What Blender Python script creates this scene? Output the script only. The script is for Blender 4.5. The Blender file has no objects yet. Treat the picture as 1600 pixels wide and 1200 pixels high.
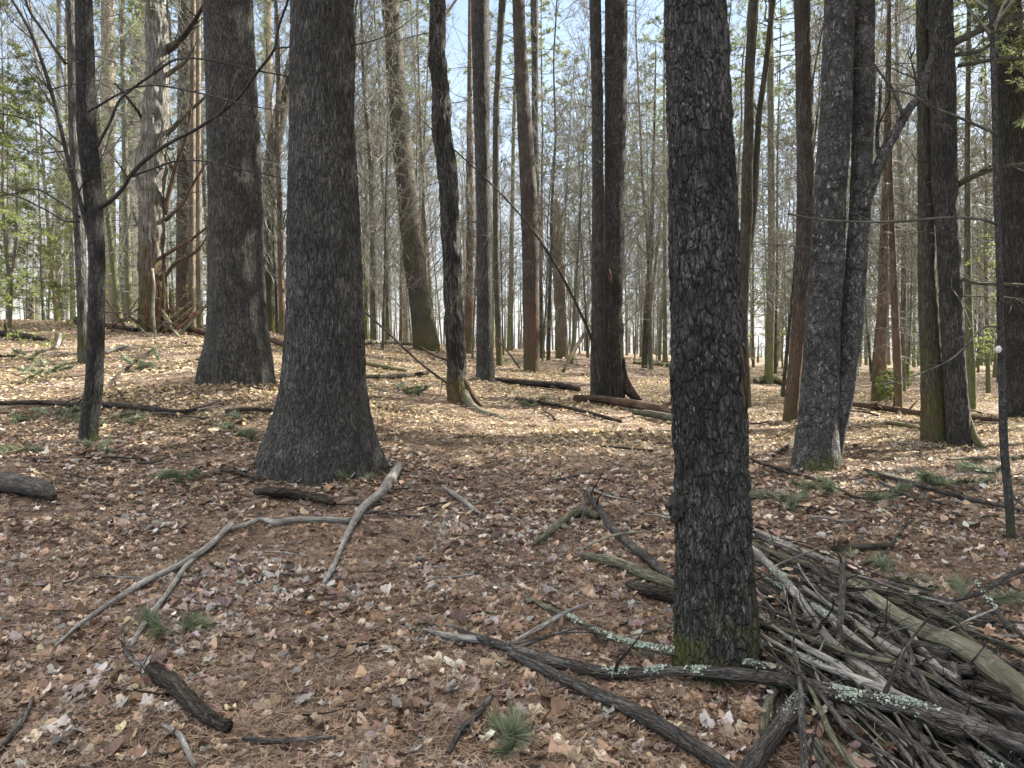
import bpy, math, random
import numpy as np
C = bpy.context.scene
COL = C.collection
rad = math.radians
RS = np.random.RandomState(7)
random.seed(7)

# ------------------------------------------------------------------ camera
F = 1164.0                       # focal length in photo pixels (1600 wide)
PITCH = math.atan(60 / F)
CAM = np.array([0.0, 0.0, 1.6])
cam = bpy.data.objects.new('camera', bpy.data.cameras.new('camera'))
COL.objects.link(cam)
cam.location = CAM
cam.rotation_euler = (math.pi / 2 - PITCH, 0, 0)
cam.data.sensor_width = 36.0
cam.data.lens = 36.0 * F / 1600.0
cam.data.clip_start = 0.05
cam.data.clip_end = 2000
C.camera = cam

# ------------------------------------------------------------------ light
SUN_AZ, SUN_EL = 62.0, 37.0       # azimuth clockwise from the view axis (+Y)
w = bpy.data.worlds.new('World'); C.world = w; w.use_nodes = True
nt = w.node_tree; nt.nodes.clear()
sky = nt.nodes.new('ShaderNodeTexSky'); sky.sky_type = 'NISHITA'; sky.sun_disc = False
sky.sun_elevation = rad(SUN_EL); sky.sun_rotation = rad(SUN_AZ)
sky.air_density = 1.0; sky.dust_density = 1.2; sky.ozone_density = 1.5
tc = nt.nodes.new('ShaderNodeTexCoord')
mp = nt.nodes.new('ShaderNodeMapping'); mp.inputs['Scale'].default_value = (1, 1, 2.6)
nz = nt.nodes.new('ShaderNodeTexNoise'); nz.inputs['Scale'].default_value = 3.0; nz.inputs['Detail'].default_value = 6
cr = nt.nodes.new('ShaderNodeValToRGB'); cr.color_ramp.elements[0].position = .38; cr.color_ramp.elements[1].position = .62; cr.color_ramp.elements[0].color = (.6, .6, .6, 1)
cr.color_ramp.elements[1].color = (.8, .8, .8, 1)
mx = nt.nodes.new('ShaderNodeMix'); mx.data_type = 'RGBA'; mx.inputs['B'].default_value = (5.6, 5.7, 5.8, 1)
bg = nt.nodes.new('ShaderNodeBackground'); bg.inputs['Strength'].default_value = 0.08
wo = nt.nodes.new('ShaderNodeOutputWorld')
L = nt.links.new
L(tc.outputs['Generated'], mp.inputs['Vector']); L(mp.outputs[0], nz.inputs['Vector'])
sx = nt.nodes.new('ShaderNodeSeparateXYZ'); L(tc.outputs['Generated'], sx.inputs[0])
hr = nt.nodes.new('ShaderNodeValToRGB'); hr.color_ramp.elements[0].position = .0; hr.color_ramp.elements[0].color = (.92, .92, .92, 1); hr.color_ramp.elements[1].position = .30; hr.color_ramp.elements[1].color = (0, 0, 0, 1)
L(sx.outputs[2], hr.inputs[0])
cc = nt.nodes.new('ShaderNodeValToRGB'); cc.color_ramp.elements[0].position = .0; cc.color_ramp.elements[0].color = (.31, .32, .335, 1); cc.color_ramp.elements[1].position = .7; cc.color_ramp.elements[1].color = (1.25, 1.15, 1.04, 1)
e_ = cc.color_ramp.elements.new(.42); e_.color = (.150, .190, .235, 1)
sc_ = nt.nodes.new('ShaderNodeVectorMath'); sc_.operation = 'SCALE'; sc_.inputs['Scale'].default_value = 9.5
L(sx.outputs[2], cc.inputs[0]); L(cc.outputs[0], sc_.inputs[0]); L(sc_.outputs[0], mx.inputs['B'])
mm = nt.nodes.new('ShaderNodeMath'); mm.operation = 'MAXIMUM'; L(hr.outputs[0], mm.inputs[1])
L(nz.outputs['Fac'], cr.inputs[0]); L(cr.outputs[0], mm.inputs[0]); L(mm.outputs[0], mx.inputs['Factor']); L(sky.outputs[0], mx.inputs['A'])
L(mx.outputs['Result'], bg.inputs['Color']); L(bg.outputs[0], wo.inputs[0])

sl = bpy.data.lights.new('sun', 'SUN'); sl.energy = 5.0; sl.angle = rad(.55); sl.color = (1.0, .93, .80)
so = bpy.data.objects.new('sun', sl); COL.objects.link(so)
so.rotation_euler = (rad(90 - SUN_EL), 0, rad(-SUN_AZ) + math.pi)
so.location = (30, 20, 40)
from mathutils import Vector
SD = Vector((math.sin(rad(SUN_AZ)) * math.cos(rad(SUN_EL)), math.cos(rad(SUN_AZ)) * math.cos(rad(SUN_EL)), math.sin(rad(SUN_EL))))
so.rotation_euler = SD.to_track_quat('Z', 'Y').to_euler()
C.view_settings.view_transform = 'Standard'; C.view_settings.look = 'None'
C.view_settings.exposure = 2.38; C.view_settings.gamma = 1
C.cycles.max_bounces = 6; C.cycles.diffuse_bounces = 3; C.cycles.transmission_bounces = 3
C.cycles.transparent_max_bounces = 4

# ------------------------------------------------------------------ helpers
def hash3(ix, iy, iz, seed=0):
    h = (ix.astype(np.int64) * 374761393 + iy.astype(np.int64) * 668265263 + iz.astype(np.int64) * 2147483647 + seed * 1274126177) & 0xFFFFFFFF
    h = ((h ^ (h >> 13)) * 1274126177) & 0xFFFFFFFF
    h = (h ^ (h >> 16)) & 0xFFFFFFFF
    h = (h * 2246822519) & 0xFFFFFFFF
    return ((h ^ (h >> 15)) & 0xFFFFFF) / float(0xFFFFFF)
def vnoise(p, seed=0):
    i = np.floor(p); f = p - i; f = f * f * (3 - 2 * f); i = i.astype(np.int64)
    x, y, z = i[..., 0], i[..., 1], i[..., 2]
    def c(a, b, d): return hash3(x + a, y + b, z + d, seed)
    fx, fy, fz = f[..., 0], f[..., 1], f[..., 2]
    l = lambda a, b, t: a + (b - a) * t
    return l(l(l(c(0,0,0), c(1,0,0), fx), l(c(0,1,0), c(1,1,0), fx), fy), l(l(c(0,0,1), c(1,0,1), fx), l(c(0,1,1), c(1,1,1), fx), fy), fz)
def fbm(p, seed=0, oc=4):
    s = 0; a = .5
    for k in range(oc):
        s = s + a * vnoise(p * (2 ** k) + 17.3 * k, seed + k); a *= .5
    return s / (1 - .5 ** oc)
def worley(p, seed=0):
    i = np.floor(p).astype(np.int64); d1 = np.full(p.shape[:-1], 9.0); d2 = d1.copy()
    for a in (-1, 0, 1):
        for b in (-1, 0, 1):
            for c in (-1, 0, 1):
                q = i + np.array([a, b, c])
                o = np.stack([hash3(q[..., 0], q[..., 1], q[..., 2], seed + k) for k in (1, 2, 3)], -1)
                d = np.linalg.norm(q + o - p, axis=-1)
                m = d < d1
                d2 = np.where(m, d1, np.minimum(d2, d)); d1 = np.where(m, d, d1)
    return d1, d2

_SV = np.array([0, 0, 0])
def ray(px, py):
    u = (px - 800) / F; v = (600 - py) / F
    return np.array([u, math.cos(PITCH) + v * math.sin(PITCH), -math.sin(PITCH) + v * math.cos(PITCH)])
def P(px, py, Y):
    d = ray(px, py); return CAM + d * (Y / d[1])
def to_px(p):
    d = np.asarray(p) - CAM
    fw = d[1] * math.cos(PITCH) - d[2] * math.sin(PITCH); up = d[1] * math.sin(PITCH) + d[2] * math.cos(PITCH)
    return 800 + F * d[0] / fw, 600 - F * up / fw

# terrain: heights on a fan of columns (direction) and rows (distance)
TC = np.array([-2400, -800, 0, 400, 800, 1200, 1600, 2400, 4000.])
TR = np.array([0.8, 3, 5, 8, 12, 18, 26, 40, 70, 120, 320.])
TZ = np.array([
 [0, .0, .05, .22, .6, 1.2, 2.0, 2.6, 2.2, -1, -8],
 [0, .0, .05, .22, .6, 1.25, 2.2, 2.7, 2.2, -1, -8],
 [0, .0, .03, .19, .57, 1.29, 2.40, 2.75, 1.8, -2, -8],
 [0, .0, .02, .05, .78, 1.29, 2.0, 2.25, 1.8, -1.5, -8],
 [0, .0, .00, .03, .16, .52, .885, 1.26, 1.2, .3, -6],
 [0, .0, .00, .0, .03, .08, .10, .05, -.2, -.5, -3],
 [0, .0, .00, .0, .0, -.02, -.08, -.25, -.5, -1, -3],
 [0, .0, .0, .0, -.02, -.05, -.1, -.3, -.6, -1, -3],
 [0, .0, .0, .0, -.02, -.05, -.1, -.3, -.6, -1, -3]])
def cr_w(t):
    return [(-t + 2*t*t - t**3) / 2, (2 - 5*t*t + 3*t**3) / 2, (t + 4*t*t - 3*t**3) / 2, (-t*t + t**3) / 2]
def ground(x, y):
    x = np.asarray(x, float); y = np.asarray(y, float)
    yy = np.clip(y, 3.0, 319)
    s = np.clip(800 + F * x / yy, TC[0], TC[-1] - 1e-6)
    ci = np.interp(s, TC, np.arange(len(TC)))
    ri = np.interp(np.log(np.clip(y, .8, 319.9)), np.log(TR), np.arange(len(TR)))
    c0 = np.clip(np.floor(ci).astype(int), 0, len(TC) - 2); r0 = np.clip(np.floor(ri).astype(int), 0, len(TR) - 2)
    tcx = ci - c0; trx = ri - r0
    z = 0
    wc = cr_w(tcx); wr = cr_w(trx)
    for a in range(4):
        ca = np.clip(c0 - 1 + a, 0, len(TC) - 1)
        for b in range(4):
            rb = np.clip(r0 - 1 + b, 0, len(TR) - 1)
            z = z + wc[a] * wr[b] * TZ[ca, rb]
    q = np.stack([x * .8, y * .8, np.zeros_like(x)], -1)
    z = z + (fbm(q, 3, 3) - .5) * .12 * np.clip((y - 2) / 6, .3, 1)
    q2 = np.stack([x * 4.3, y * 4.3, np.zeros_like(x)], -1)
    z = z + (vnoise(q2, 9) - .5) * .035
    for (mx_, my_, mr, mh) in MOUNDS: z = z + mh * (.55 + .9 * vnoise(np.stack([x * 3, y * 3, 0 * x], -1), 5)) * np.exp(-((x - mx_) ** 2 + (y - my_) ** 2) / mr ** 2)
    return z
MOUNDS = []
def G(px, py):
    """where the sight line through a photo pixel meets the ground"""
    d = ray(px, py); t = np.geomspace(1.5, 110, 1500)
    p = CAM + d[None, :] * (t / d[1])[:, None]
    g = ground(p[:, 0], p[:, 1]); k = np.where(p[:, 2] < g)[0]
    k = k[0] if len(k) else len(t) - 1
    q = p[k].copy(); q[2] = g[k]
    return q

class MB:
    def __init__(s): s.v = []; s.q = []; s.t = []; s.n = 0; s.qm = []; s.tm = []; s.c = []
    def add(s, v, quads=None, tris=None, m=0, col=None):
        v = np.asarray(v, float).reshape(-1, 3); s.v.append(v)
        if quads is not None and len(quads): s.q.append(np.asarray(quads) + s.n); s.qm.append(np.full(len(quads), m))
        if tris is not None and len(tris): s.t.append(np.asarray(tris) + s.n); s.tm.append(np.full(len(tris), m))
        s.c.append(np.asarray(col, float).reshape(-1, 3) if col is not None else np.zeros((len(v), 3)))
        s.n += len(v)
    def mesh(s, name, mats, smooth=True):
        me = bpy.data.meshes.new(name)
        v = np.concatenate(s.v)
        q = np.concatenate(s.q) if s.q else np.zeros((0, 4), int)
        t = np.concatenate(s.t) if s.t else np.zeros((0, 3), int)
        me.vertices.add(len(v)); me.vertices.foreach_set('co', v.astype(np.float32).ravel())
        nl = len(q) * 4 + len(t) * 3
        me.loops.add(nl); me.loops.foreach_set('vertex_index', np.concatenate([q.ravel(), t.ravel()]).astype(np.int32))
        me.polygons.add(len(q) + len(t))
        ls = np.concatenate([np.arange(len(q)) * 4, len(q) * 4 + np.arange(len(t)) * 3]).astype(np.int32)
        me.polygons.foreach_set('loop_start', ls)
        mi = np.concatenate((s.qm if s.q else []) + (s.tm if s.t else [])).astype(np.int32)
        me.polygons.foreach_set('material_index', mi)
        me.polygons.foreach_set('use_smooth', np.full(len(q) + len(t), smooth))
        if s.c:
            a = me.color_attributes.new('tint', 'FLOAT_COLOR', 'POINT')
            c = np.concatenate(s.c); a.data.foreach_set('color', np.concatenate([c, np.ones((len(c), 1))], 1).astype(np.float32).ravel())
        for m in (mats if isinstance(mats, (list, tuple)) else [mats]): me.materials.append(m)
        me.update(); me.validate()
        return me
    def build(s, name, mats, parent=None, smooth=True, off=None):
        if off is not None: s.v = [v - off for v in s.v]
        o = bpy.data.objects.new(name, s.mesh(name, mats, smooth)); COL.objects.link(o)
        if parent is not None: o.parent = parent
        elif off is not None: o.location = off
        return o
def tag(o, label, cat, group=None, kind=None):
    if label: o['label'] = label
    if cat: o['category'] = cat
    if group: o['group'] = group
    if kind: o['kind'] = kind
    return o
def empty(name, loc, label, cat, group=None):
    o = bpy.data.objects.new(name, None); COL.objects.link(o); o.location = loc; o.empty_display_size = .2
    return tag(o, label, cat, group)

def resample(pts, rr, ds):
    pts = np.asarray(pts, float); rr = np.asarray(rr, float)
    d = np.r_[0, np.cumsum(np.linalg.norm(np.diff(pts, axis=0), axis=1))]
    n = max(4, int(d[-1] / ds)); s = np.linspace(0, d[-1], n)
    # smooth catmull through the points
    k = np.clip(np.searchsorted(d, s, side='right') - 1, 0, len(d) - 2); t = (s - d[k]) / (d[k + 1] - d[k] + 1e-9)
    A = np.concatenate([pts, rr[:, None]], 1); m = len(A) - 1
    wv = cr_w(t); out = 0
    for a in range(4):
        idx = k - 1 + a
        e = A[np.clip(idx, 0, m)].copy()
        lo = idx < 0; hi = idx > m
        e[lo] = 2 * A[0] - A[1]; e[hi] = 2 * A[m] - A[m - 1]
        out = out + wv[a][:, None] * e
    out[:, 3] = np.maximum(out[:, 3], .0008)
    return out[:, :3], out[:, 3], s
def frames(pts):
    t = np.gradient(pts, axis=-2); t /= np.linalg.norm(t, axis=-1, keepdims=True) + 1e-9
    tot = pts[..., -1, :] - pts[..., 0, :]; tot = tot / (np.linalg.norm(tot, axis=-1, keepdims=True) + 1e-9)
    ref = np.where(np.abs(tot[..., 2:3]) > .75, np.array([0, 1., 0]), np.array([0, 0, 1.]))[..., None, :]
    a = np.cross(t, ref); a /= np.linalg.norm(a, axis=-1, keepdims=True) + 1e-9
    b = np.cross(a, t)
    return a, b
def tubes(mb, Pn, Rn, n=4, m=0, col=None):
    """N tubes of K points each, closed with pointed ends"""
    Pn = np.asarray(Pn, float); Rn = np.asarray(Rn, float)
    N, K, _ = Pn.shape; a, b = frames(Pn)
    th = np.arange(n) * 2 * math.pi / n
    v = Pn[:, :, None, :] + Rn[:, :, None, None] * (np.cos(th)[None, None, :, None] * a[:, :, None, :] + np.sin(th)[None, None, :, None] * b[:, :, None, :])
    idx = np.arange(N * K * n).reshape(N, K, n)
    i0 = idx[:, :-1]; i1 = idx[:, 1:]
    q = np.stack([i0, np.roll(i0, -1, 2), np.roll(i1, -1, 2), i1], -1).reshape(-1, 4)
    if col is not None: c = np.repeat(np.asarray(col), K * n, 0)
    else:
        sl_ = np.concatenate([np.zeros((N, 1)), np.cumsum(np.linalg.norm(np.diff(Pn, axis=1), axis=-1), 1)], 1)
        Rb = Rn + 0 * sl_
        c = np.stack([Rb[..., None] * np.cos(th), Rb[..., None] * np.sin(th), sl_[..., None] + 0 * th + np.arange(N)[:, None, None] * .37], -1).reshape(-1, 3)
    mb.add(v.reshape(-1, 3), quads=q, m=m, col=c)
def bark_disp(v, cen, h, r, amp, kind, seed):
    """displacement (m) for trunk surface points v"""
    loc = v - cen; loc = loc / (np.linalg.norm(loc, axis=-1, keepdims=True) + 1e-9)
    q = loc * r[..., None]; z = h
    if kind == 'pine':
        fx = 22.; q3 = np.stack([q[..., 0] * fx, q[..., 1] * fx, z * 5.2], -1)
        q3 = q3 + (fbm(np.stack([q[..., 0] * 8, q[..., 1] * 8, z * 6], -1), seed + 5, 2)[..., None] - .5) * .9
        d1, d2 = worley(q3, seed); rdg = np.clip((d2 - d1) * 2.2, 0, 1)
        fine = fbm(np.stack([q[..., 0] * 60, q[..., 1] * 60, z * 35], -1), seed + 9, 2)
        return amp * (rdg * .8 + fine * .5 - .75)
    if kind == 'maple':
        q3 = np.stack([q[..., 0] * 24, q[..., 1] * 24, z * 5.5], -1)
        q3 = q3 + (fbm(np.stack([q[..., 0] * 12, q[..., 1] * 12, z * 9], -1), seed + 5, 2)[..., None] - .5) * 1.4
        d1, d2 = worley(q3, seed); rdg = np.clip((d2 - d1) * 1.8, 0, 1)
        fine = fbm(np.stack([q[..., 0] * 70, q[..., 1] * 70, z * 25], -1), seed + 9, 3)
        return amp * (rdg * .6 + fine * 1.1 - .8)
    if kind == 'shag':
        q3 = np.stack([q[..., 0] * 30, q[..., 1] * 30, z * 2.5], -1)
        n1 = fbm(q3, seed, 3); n2 = fbm(np.stack([q[..., 0] * 6, q[..., 1] * 6, z * 2.2], -1), seed + 3, 3)
        return amp * (np.abs(n1 - .5) * 5 - .7 + (n2 - .5) * 4)
    if kind == 'beech':
        n2 = fbm(np.stack([q[..., 0] * 9, q[..., 1] * 9, z * 7], -1), seed + 3, 3); n3 = fbm(np.stack([q[..., 0] * 45, q[..., 1] * 45, z * 40], -1), seed, 2)
        return amp * ((n2 - .5) * 2.2 + (n3 - .5) * 1.0)
    return amp * (fbm(np.stack([q[..., 0] * 20, q[..., 1] * 20, z * 5], -1), seed, 3) - .5) * 2
def skin(mb, pts, rr, ds, n, amp=0., kind='pine', seed=0, flare=0., fl_h=.35, lobes=5, m=0, roots=None):
    c, r, s = resample(pts, rr, ds)
    a, b = frames(c)
    th = np.arange(n) * 2 * math.pi / n
    rs = np.random.RandomState(seed)
    lob = np.zeros(n)
    if flare:
        for k in range(lobes):
            t0 = rs.rand() * 6.283 if roots is None else roots[k % len(roots)]
            dd = np.abs((th - t0 + math.pi) % (2 * math.pi) - math.pi)
            lob += np.exp(-(dd / rs.uniform(.13, .27)) ** 2) * rs.uniform(.6, 1.1)
        lob -= lob.mean() * .75
    ee = np.exp(-s / fl_h)
    R = r[:, None] * (1 + flare * ee[:, None] * lob[None, :])
    R = R * (1 + .05 * (vnoise(np.stack([np.cos(th)[None, :] * 1.3 + 0 * s[:, None], np.sin(th)[None, :] * 1.3 + 0 * s[:, None], s[:, None] * 1.5 + 0 * th[None, :]], -1), seed + 31) - .5) * 2)
    dirv = np.cos(th)[None, :, None] * a[:, None, :] + np.sin(th)[None, :, None] * b[:, None, :]
    v = c[:, None, :] + R[..., None] * dirv
    if amp:
        D = bark_disp(v, c[:, None, :], s[:, None] + 0 * R, R, amp, kind, seed)
        v = v + D[..., None] * dirv
    K = len(c); idx = np.arange(K * n).reshape(K, n); i0 = idx[:-1]; i1 = idx[1:]
    q = np.stack([i0, np.roll(i0, -1, 1), np.roll(i1, -1, 1), i1], -1).reshape(-1, 4)
    vv = np.concatenate([v.reshape(-1, 3), c[:1], c[-1:]])
    t = np.concatenate([np.stack([np.roll(idx[0], -1), idx[0], np.full(n, K * n)], -1), np.stack([idx[-1], np.roll(idx[-1], -1), np.full(n, K * n + 1)], -1)])
    bc = np.stack([r[:, None] * np.cos(th)[None], r[:, None] * np.sin(th)[None], s[:, None] + 0 * th[None]], -1).reshape(-1, 3)
    mb.add(vv, quads=q, tris=t, m=m, col=np.concatenate([bc, bc[:1] * 0, bc[-1:]]))
    return c, r, s

# ------------------------------------------------------------------ materials
def newmat(name):
    m = bpy.data.materials.new(name); m.use_nodes = True
    nt = m.node_tree; nt.nodes.clear()
    o = nt.nodes.new('ShaderNodeOutputMaterial'); return m, nt, o
def N(nt, t, **kw):
    n = nt.nodes.new(t)
    for k, v in kw.items():
        if k in n.inputs: n.inputs[k].default_value = v
        else: setattr(n, k, v)
    return n
def ramp(nt, src, stops):
    r = nt.nodes.new('ShaderNodeValToRGB'); e = r.color_ramp.elements
    while len(e) < len(stops): e.new(.5)
    for i, (p, c) in enumerate(stops):
        e[i].position = p; e[i].color = (c, c, c, 1) if isinstance(c, (int, float)) else (*c, 1)
    nt.links.new(src, r.inputs[0]); return r.outputs[0]
def mixc(nt, f, a, b, mode='MIX'):
    m = nt.nodes.new('ShaderNodeMix'); m.data_type = 'RGBA'; m.blend_type = mode
    for key, val in (('Factor', f), ('A', a), ('B', b)):
        if isinstance(val, bpy.types.NodeSocket): nt.links.new(val, m.inputs[key])
        elif key == 'Factor': m.inputs[key].default_value = val
        else: m.inputs[key].default_value = (*val, 1)
    return m.outputs['Result']
def mth(nt, op, a, b=0.):
    m = nt.nodes.new('ShaderNodeMath'); m.operation = op
    for i, val in enumerate((a, b)):
        if isinstance(val, bpy.types.NodeSocket): nt.links.new(val, m.inputs[i])
        else: m.inputs[i].default_value = val
    return m.outputs[0]
def bark(name, c1, c2, c3, sc=14., zs=.22, moss=0., moss_h=1., moss_col=(.075, .085, .025), lichen=0., lichen_col=(.35, .37, .33),
         bump=.012, lower=None, lower_h=1.5, blotch=0., crack=.8):
    m, nt, out = newmat(name); l = nt.links.new
    tc = N(nt, 'ShaderNodeTexCoord'); oi = N(nt, 'ShaderNodeObjectInfo')
    off = N(nt, 'ShaderNodeVectorMath', operation='SCALE'); cv = N(nt, 'ShaderNodeCombineXYZ')
    l(oi.outputs['Random'], cv.inputs[0]); l(oi.outputs['Random'], cv.inputs[2]); l(cv.outputs[0], off.inputs[0]); off.inputs['Scale'].default_value = 37.
    ad = N(nt, 'ShaderNodeVectorMath', operation='ADD'); l(tc.outputs['Object'], ad.inputs[0]); l(off.outputs[0], ad.inputs[1])
    at = N(nt, 'ShaderNodeAttribute', attribute_name='tint'); ad2 = N(nt, 'ShaderNodeVectorMath', operation='ADD'); l(at.outputs['Vector'], ad2.inputs[0]); l(off.outputs[0], ad2.inputs[1])
    mp = N(nt, 'ShaderNodeMapping'); mp.inputs['Scale'].default_value = (1, 1, zs); l(ad2.outputs[0], mp.inputs[0])
    n1 = N(nt, 'ShaderNodeTexNoise', Scale=sc, Detail=8., Roughness=.7, Distortion=.3); l(mp.outputs[0], n1.inputs[0])
    dn = N(nt, 'ShaderNodeTexNoise', Scale=sc * .8, Detail=4.); l(mp.outputs[0], dn.inputs[0])
    ds_ = N(nt, 'ShaderNodeVectorMath', operation='SCALE'); l(dn.outputs['Color'], ds_.inputs[0]); ds_.inputs['Scale'].default_value = 1.6 / sc
    da = N(nt, 'ShaderNodeVectorMath', operation='ADD'); l(mp.outputs[0], da.inputs[0]); l(ds_.outputs[0], da.inputs[1])
    v1 = N(nt, 'ShaderNodeTexVoronoi', Scale=sc * 1.25); v1.feature = 'DISTANCE_TO_EDGE'; l(da.outputs[0], v1.inputs[0])
    n2 = N(nt, 'ShaderNodeTexNoise', Scale=2.2, Detail=5., Roughness=.6); l(ad.outputs[0], n2.inputs[0])
    n3 = N(nt, 'ShaderNodeTexNoise', Scale=sc * 5, Detail=4., Roughness=.7); l(mp.outputs[0], n3.inputs[0])
    col = ramp(nt, mth(nt, 'ADD', mth(nt, 'MULTIPLY', n1.outputs[0], .55), mth(nt, 'MULTIPLY', n3.outputs[0], .45)), [(.38, c1), (.5, c2), (.62, c3)])
    col = mixc(nt, mth(nt, 'MULTIPLY', ramp(nt, v1.outputs[0], [(0, 1), (.1, 0)]), crack), col, tuple(x * .35 for x in c1))
    col = mixc(nt, mth(nt, 'MULTIPLY', ramp(nt, n2.outputs[0], [(.42, 0), (.6, 1)]), .6), col, c1)
    sep = N(nt, 'ShaderNodeSeparateXYZ'); l(tc.outputs['Object'], sep.inputs[0])
    if lower:
        hz = mth(nt, 'ADD', sep.outputs[2], mth(nt, 'MULTIPLY', mth(nt, 'SUBTRACT', n2.outputs[0], .5), lower_h * 2.5))
        f = ramp(nt, mth(nt, 'DIVIDE', hz, lower_h * 2), [(.35, 1), (.65, 0)])
        col = mixc(nt, mth(nt, 'MULTIPLY', f, .85), col, mixc(nt, n1.outputs[0], tuple(x * .6 for x in lower), tuple(min(1, x * 1.5) for x in lower)))
    if lichen:
        ml = N(nt, 'ShaderNodeMapping'); ml.inputs['Scale'].default_value = (1, 1, .5); l(ad2.outputs[0], ml.inputs[0])
        wl = N(nt, 'ShaderNodeTexNoise', Scale=sc * 1.3, Detail=3.); l(ml.outputs[0], wl.inputs[0]); w2 = N(nt, 'ShaderNodeVectorMath', operation='SCALE'); w2.inputs['Scale'].default_value = 1.4 / sc; l(wl.outputs['Color'], w2.inputs[0])
        w3 = N(nt, 'ShaderNodeVectorMath', operation='ADD'); l(ml.outputs[0], w3.inputs[0]); l(w2.outputs[0], w3.inputs[1])
        vl = N(nt, 'ShaderNodeTexVoronoi', Scale=sc * 1.5); l(w3.outputs[0], vl.inputs[0])
        nl = N(nt, 'ShaderNodeTexNoise', Scale=4., Detail=4.); l(ad.outputs[0], nl.inputs[0])
        f = mth(nt, 'MULTIPLY', ramp(nt, vl.outputs[0], [(.18, 1), (.32, 0)]), ramp(nt, nl.outputs[0], [(.62 - lichen * .4, 0), (.75 - lichen * .3, 1)]))
        f = mth(nt, 'MULTIPLY', f, ramp(nt, n3.outputs[0], [(.40, 0), (.58, .85)]))
        col = mixc(nt, f, col, lichen_col)
    if blotch:
        nb = N(nt, 'ShaderNodeTexNoise', Scale=7., Detail=6., Roughness=.65, Distortion=.6); l(ad.outputs[0], nb.inputs[0])
        f = ramp(nt, nb.outputs[0], [(.60 - blotch * .08, 0), (.70 - blotch * .06, 1)])
        col = mixc(nt, mth(nt, 'MULTIPLY', f, .6), col, (.012, .012, .012))
    if moss:
        nm = N(nt, 'ShaderNodeTexNoise', Scale=5., Detail=6., Roughness=.7); l(ad.outputs[0], nm.inputs[0])
        hz = ramp(nt, mth(nt, 'DIVIDE', sep.outputs[2], moss_h), [(0, 1), (1, 0)]) if moss_h > 0 else .2
        f = mth(nt, 'ADD', mth(nt, 'MULTIPLY', hz, .34) if moss_h > 0 else .14, mth(nt, 'MULTIPLY', nm.outputs[0], .62))
        f = ramp(nt, f, [(.60 - moss * .2, 0), (.74 - moss * .2, 1)])
        col = mixc(nt, mth(nt, 'MULTIPLY', f, .9), col, mixc(nt, n3.outputs[0], tuple(x * .5 for x in moss_col), tuple(x * 1.7 for x in moss_col)))
    hgt = mth(nt, 'ADD', mth(nt, 'MULTIPLY', n1.outputs[0], .7), mth(nt, 'ADD', mth(nt, 'MULTIPLY', ramp(nt, v1.outputs[0], [(0, 0), (.14, 1)]), .7), mth(nt, 'MULTIPLY', n3.outputs[0], .4)))
    bp = N(nt, 'ShaderNodeBump', Strength=1., Distance=bump); l(hgt, bp.inputs['Height'])
    b = N(nt, 'ShaderNodeBsdfPrincipled', Roughness=.9); b.inputs['Specular IOR Level'].default_value = .15
    l(col, b.inputs['Base Color']); l(bp.outputs[0], b.inputs['Normal']); l(b.outputs[0], out.inputs[0])
    return m
M = {}
M['pine'] = bark('white_pine_bark', (.036, .0355, .034), (.082, .080, .076), (.19, .185, .175), sc=26, zs=.24, bump=.035, crack=.4)
M['pine_brown'] = bark('red_pine_bark', (.045, .038, .034), (.10, .088, .078), (.18, .16, .14), sc=24, zs=.18, bump=.025, crack=.4, lower=(.12, .078, .058), lower_h=2., moss=.15, moss_h=4)
M['pine_moss'] = bark('mossy_pine_bark', (.05, .047, .038), (.10, .095, .078), (.19, .175, .14), sc=24, zs=.18, bump=.025, crack=.4, moss=.38, moss_h=5, moss_col=(.085, .09, .035), lower=(.12, .078, .058), lower_h=.8)
M['maple'] = bark('dark_maple_bark', (.022, .022, .022), (.06, .058, .056), (.20, .195, .185), sc=30, zs=.33, bump=.03, crack=.4, moss=.28, moss_h=1.5, lichen=.7, lichen_col=(.26, .26, .25))
M['beech'] = bark('blotched_maple_bark', (.035, .035, .035), (.085, .083, .081), (.19, .185, .18), sc=12, zs=.7, bump=.02, moss=.22, moss_h=.8, lichen=.6, lichen_col=(.42, .42, .40), blotch=1., crack=.3)
M['ridge'] = bark('ridged_young_maple_bark', (.02, .02, .02), (.052, .05, .048), (.14, .135, .13), sc=30, zs=.22, bump=.02, crack=.4, moss=.3, moss_h=.5, lichen=.15)
M['shag'] = bark('shaggy_bark', (.022, .021, .02), (.08, .077, .072), (.22, .21, .19), sc=26, zs=.13, bump=.05, moss=.2, moss_h=2.5, lower=(.14, .08, .05), lower_h=.4, blotch=.6)
M['sapling'] = bark('sapling_bark', (.03, .03, .03), (.07, .068, .066), (.14, .135, .13), sc=40, zs=.5, bump=.01, moss=.1, moss_h=1.2, lichen=.25, crack=.4)
M['tan'] = bark('pale_tan_bark', (.12, .10, .08), (.22, .185, .145), (.34, .30, .24), sc=20, zs=.2, bump=.02, moss=.2, moss_h=5, moss_col=(.12, .12, .05), crack=.5)  # pale tan bark palette
M['snag'] = bark('weathered_snag_wood', (.09, .085, .07), (.30, .29, .265), (.52, .51, .48), sc=30, zs=.05, bump=.05, moss=.3, moss_h=9, moss_col=(.13, .13, .045), lower=(.10, .055, .042), lower_h=2.4)
M['rot'] = bark('rotten_red_wood', (.06, .035, .025), (.15, .085, .055), (.30, .2, .14), sc=30, zs=.1, bump=.03)
M['silver'] = bark('silver_dead_wood', (.13, .125, .115), (.28, .27, .255), (.46, .45, .43), sc=40, zs=.15, bump=.008, lichen=.3, crack=.25)
M['log'] = bark('rotten_log_bark', (.022, .019, .017), (.06, .052, .045), (.15, .13, .11), sc=34, zs=.16, bump=.03, crack=.35, moss=.1, moss_h=0, lichen=.2)
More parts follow.
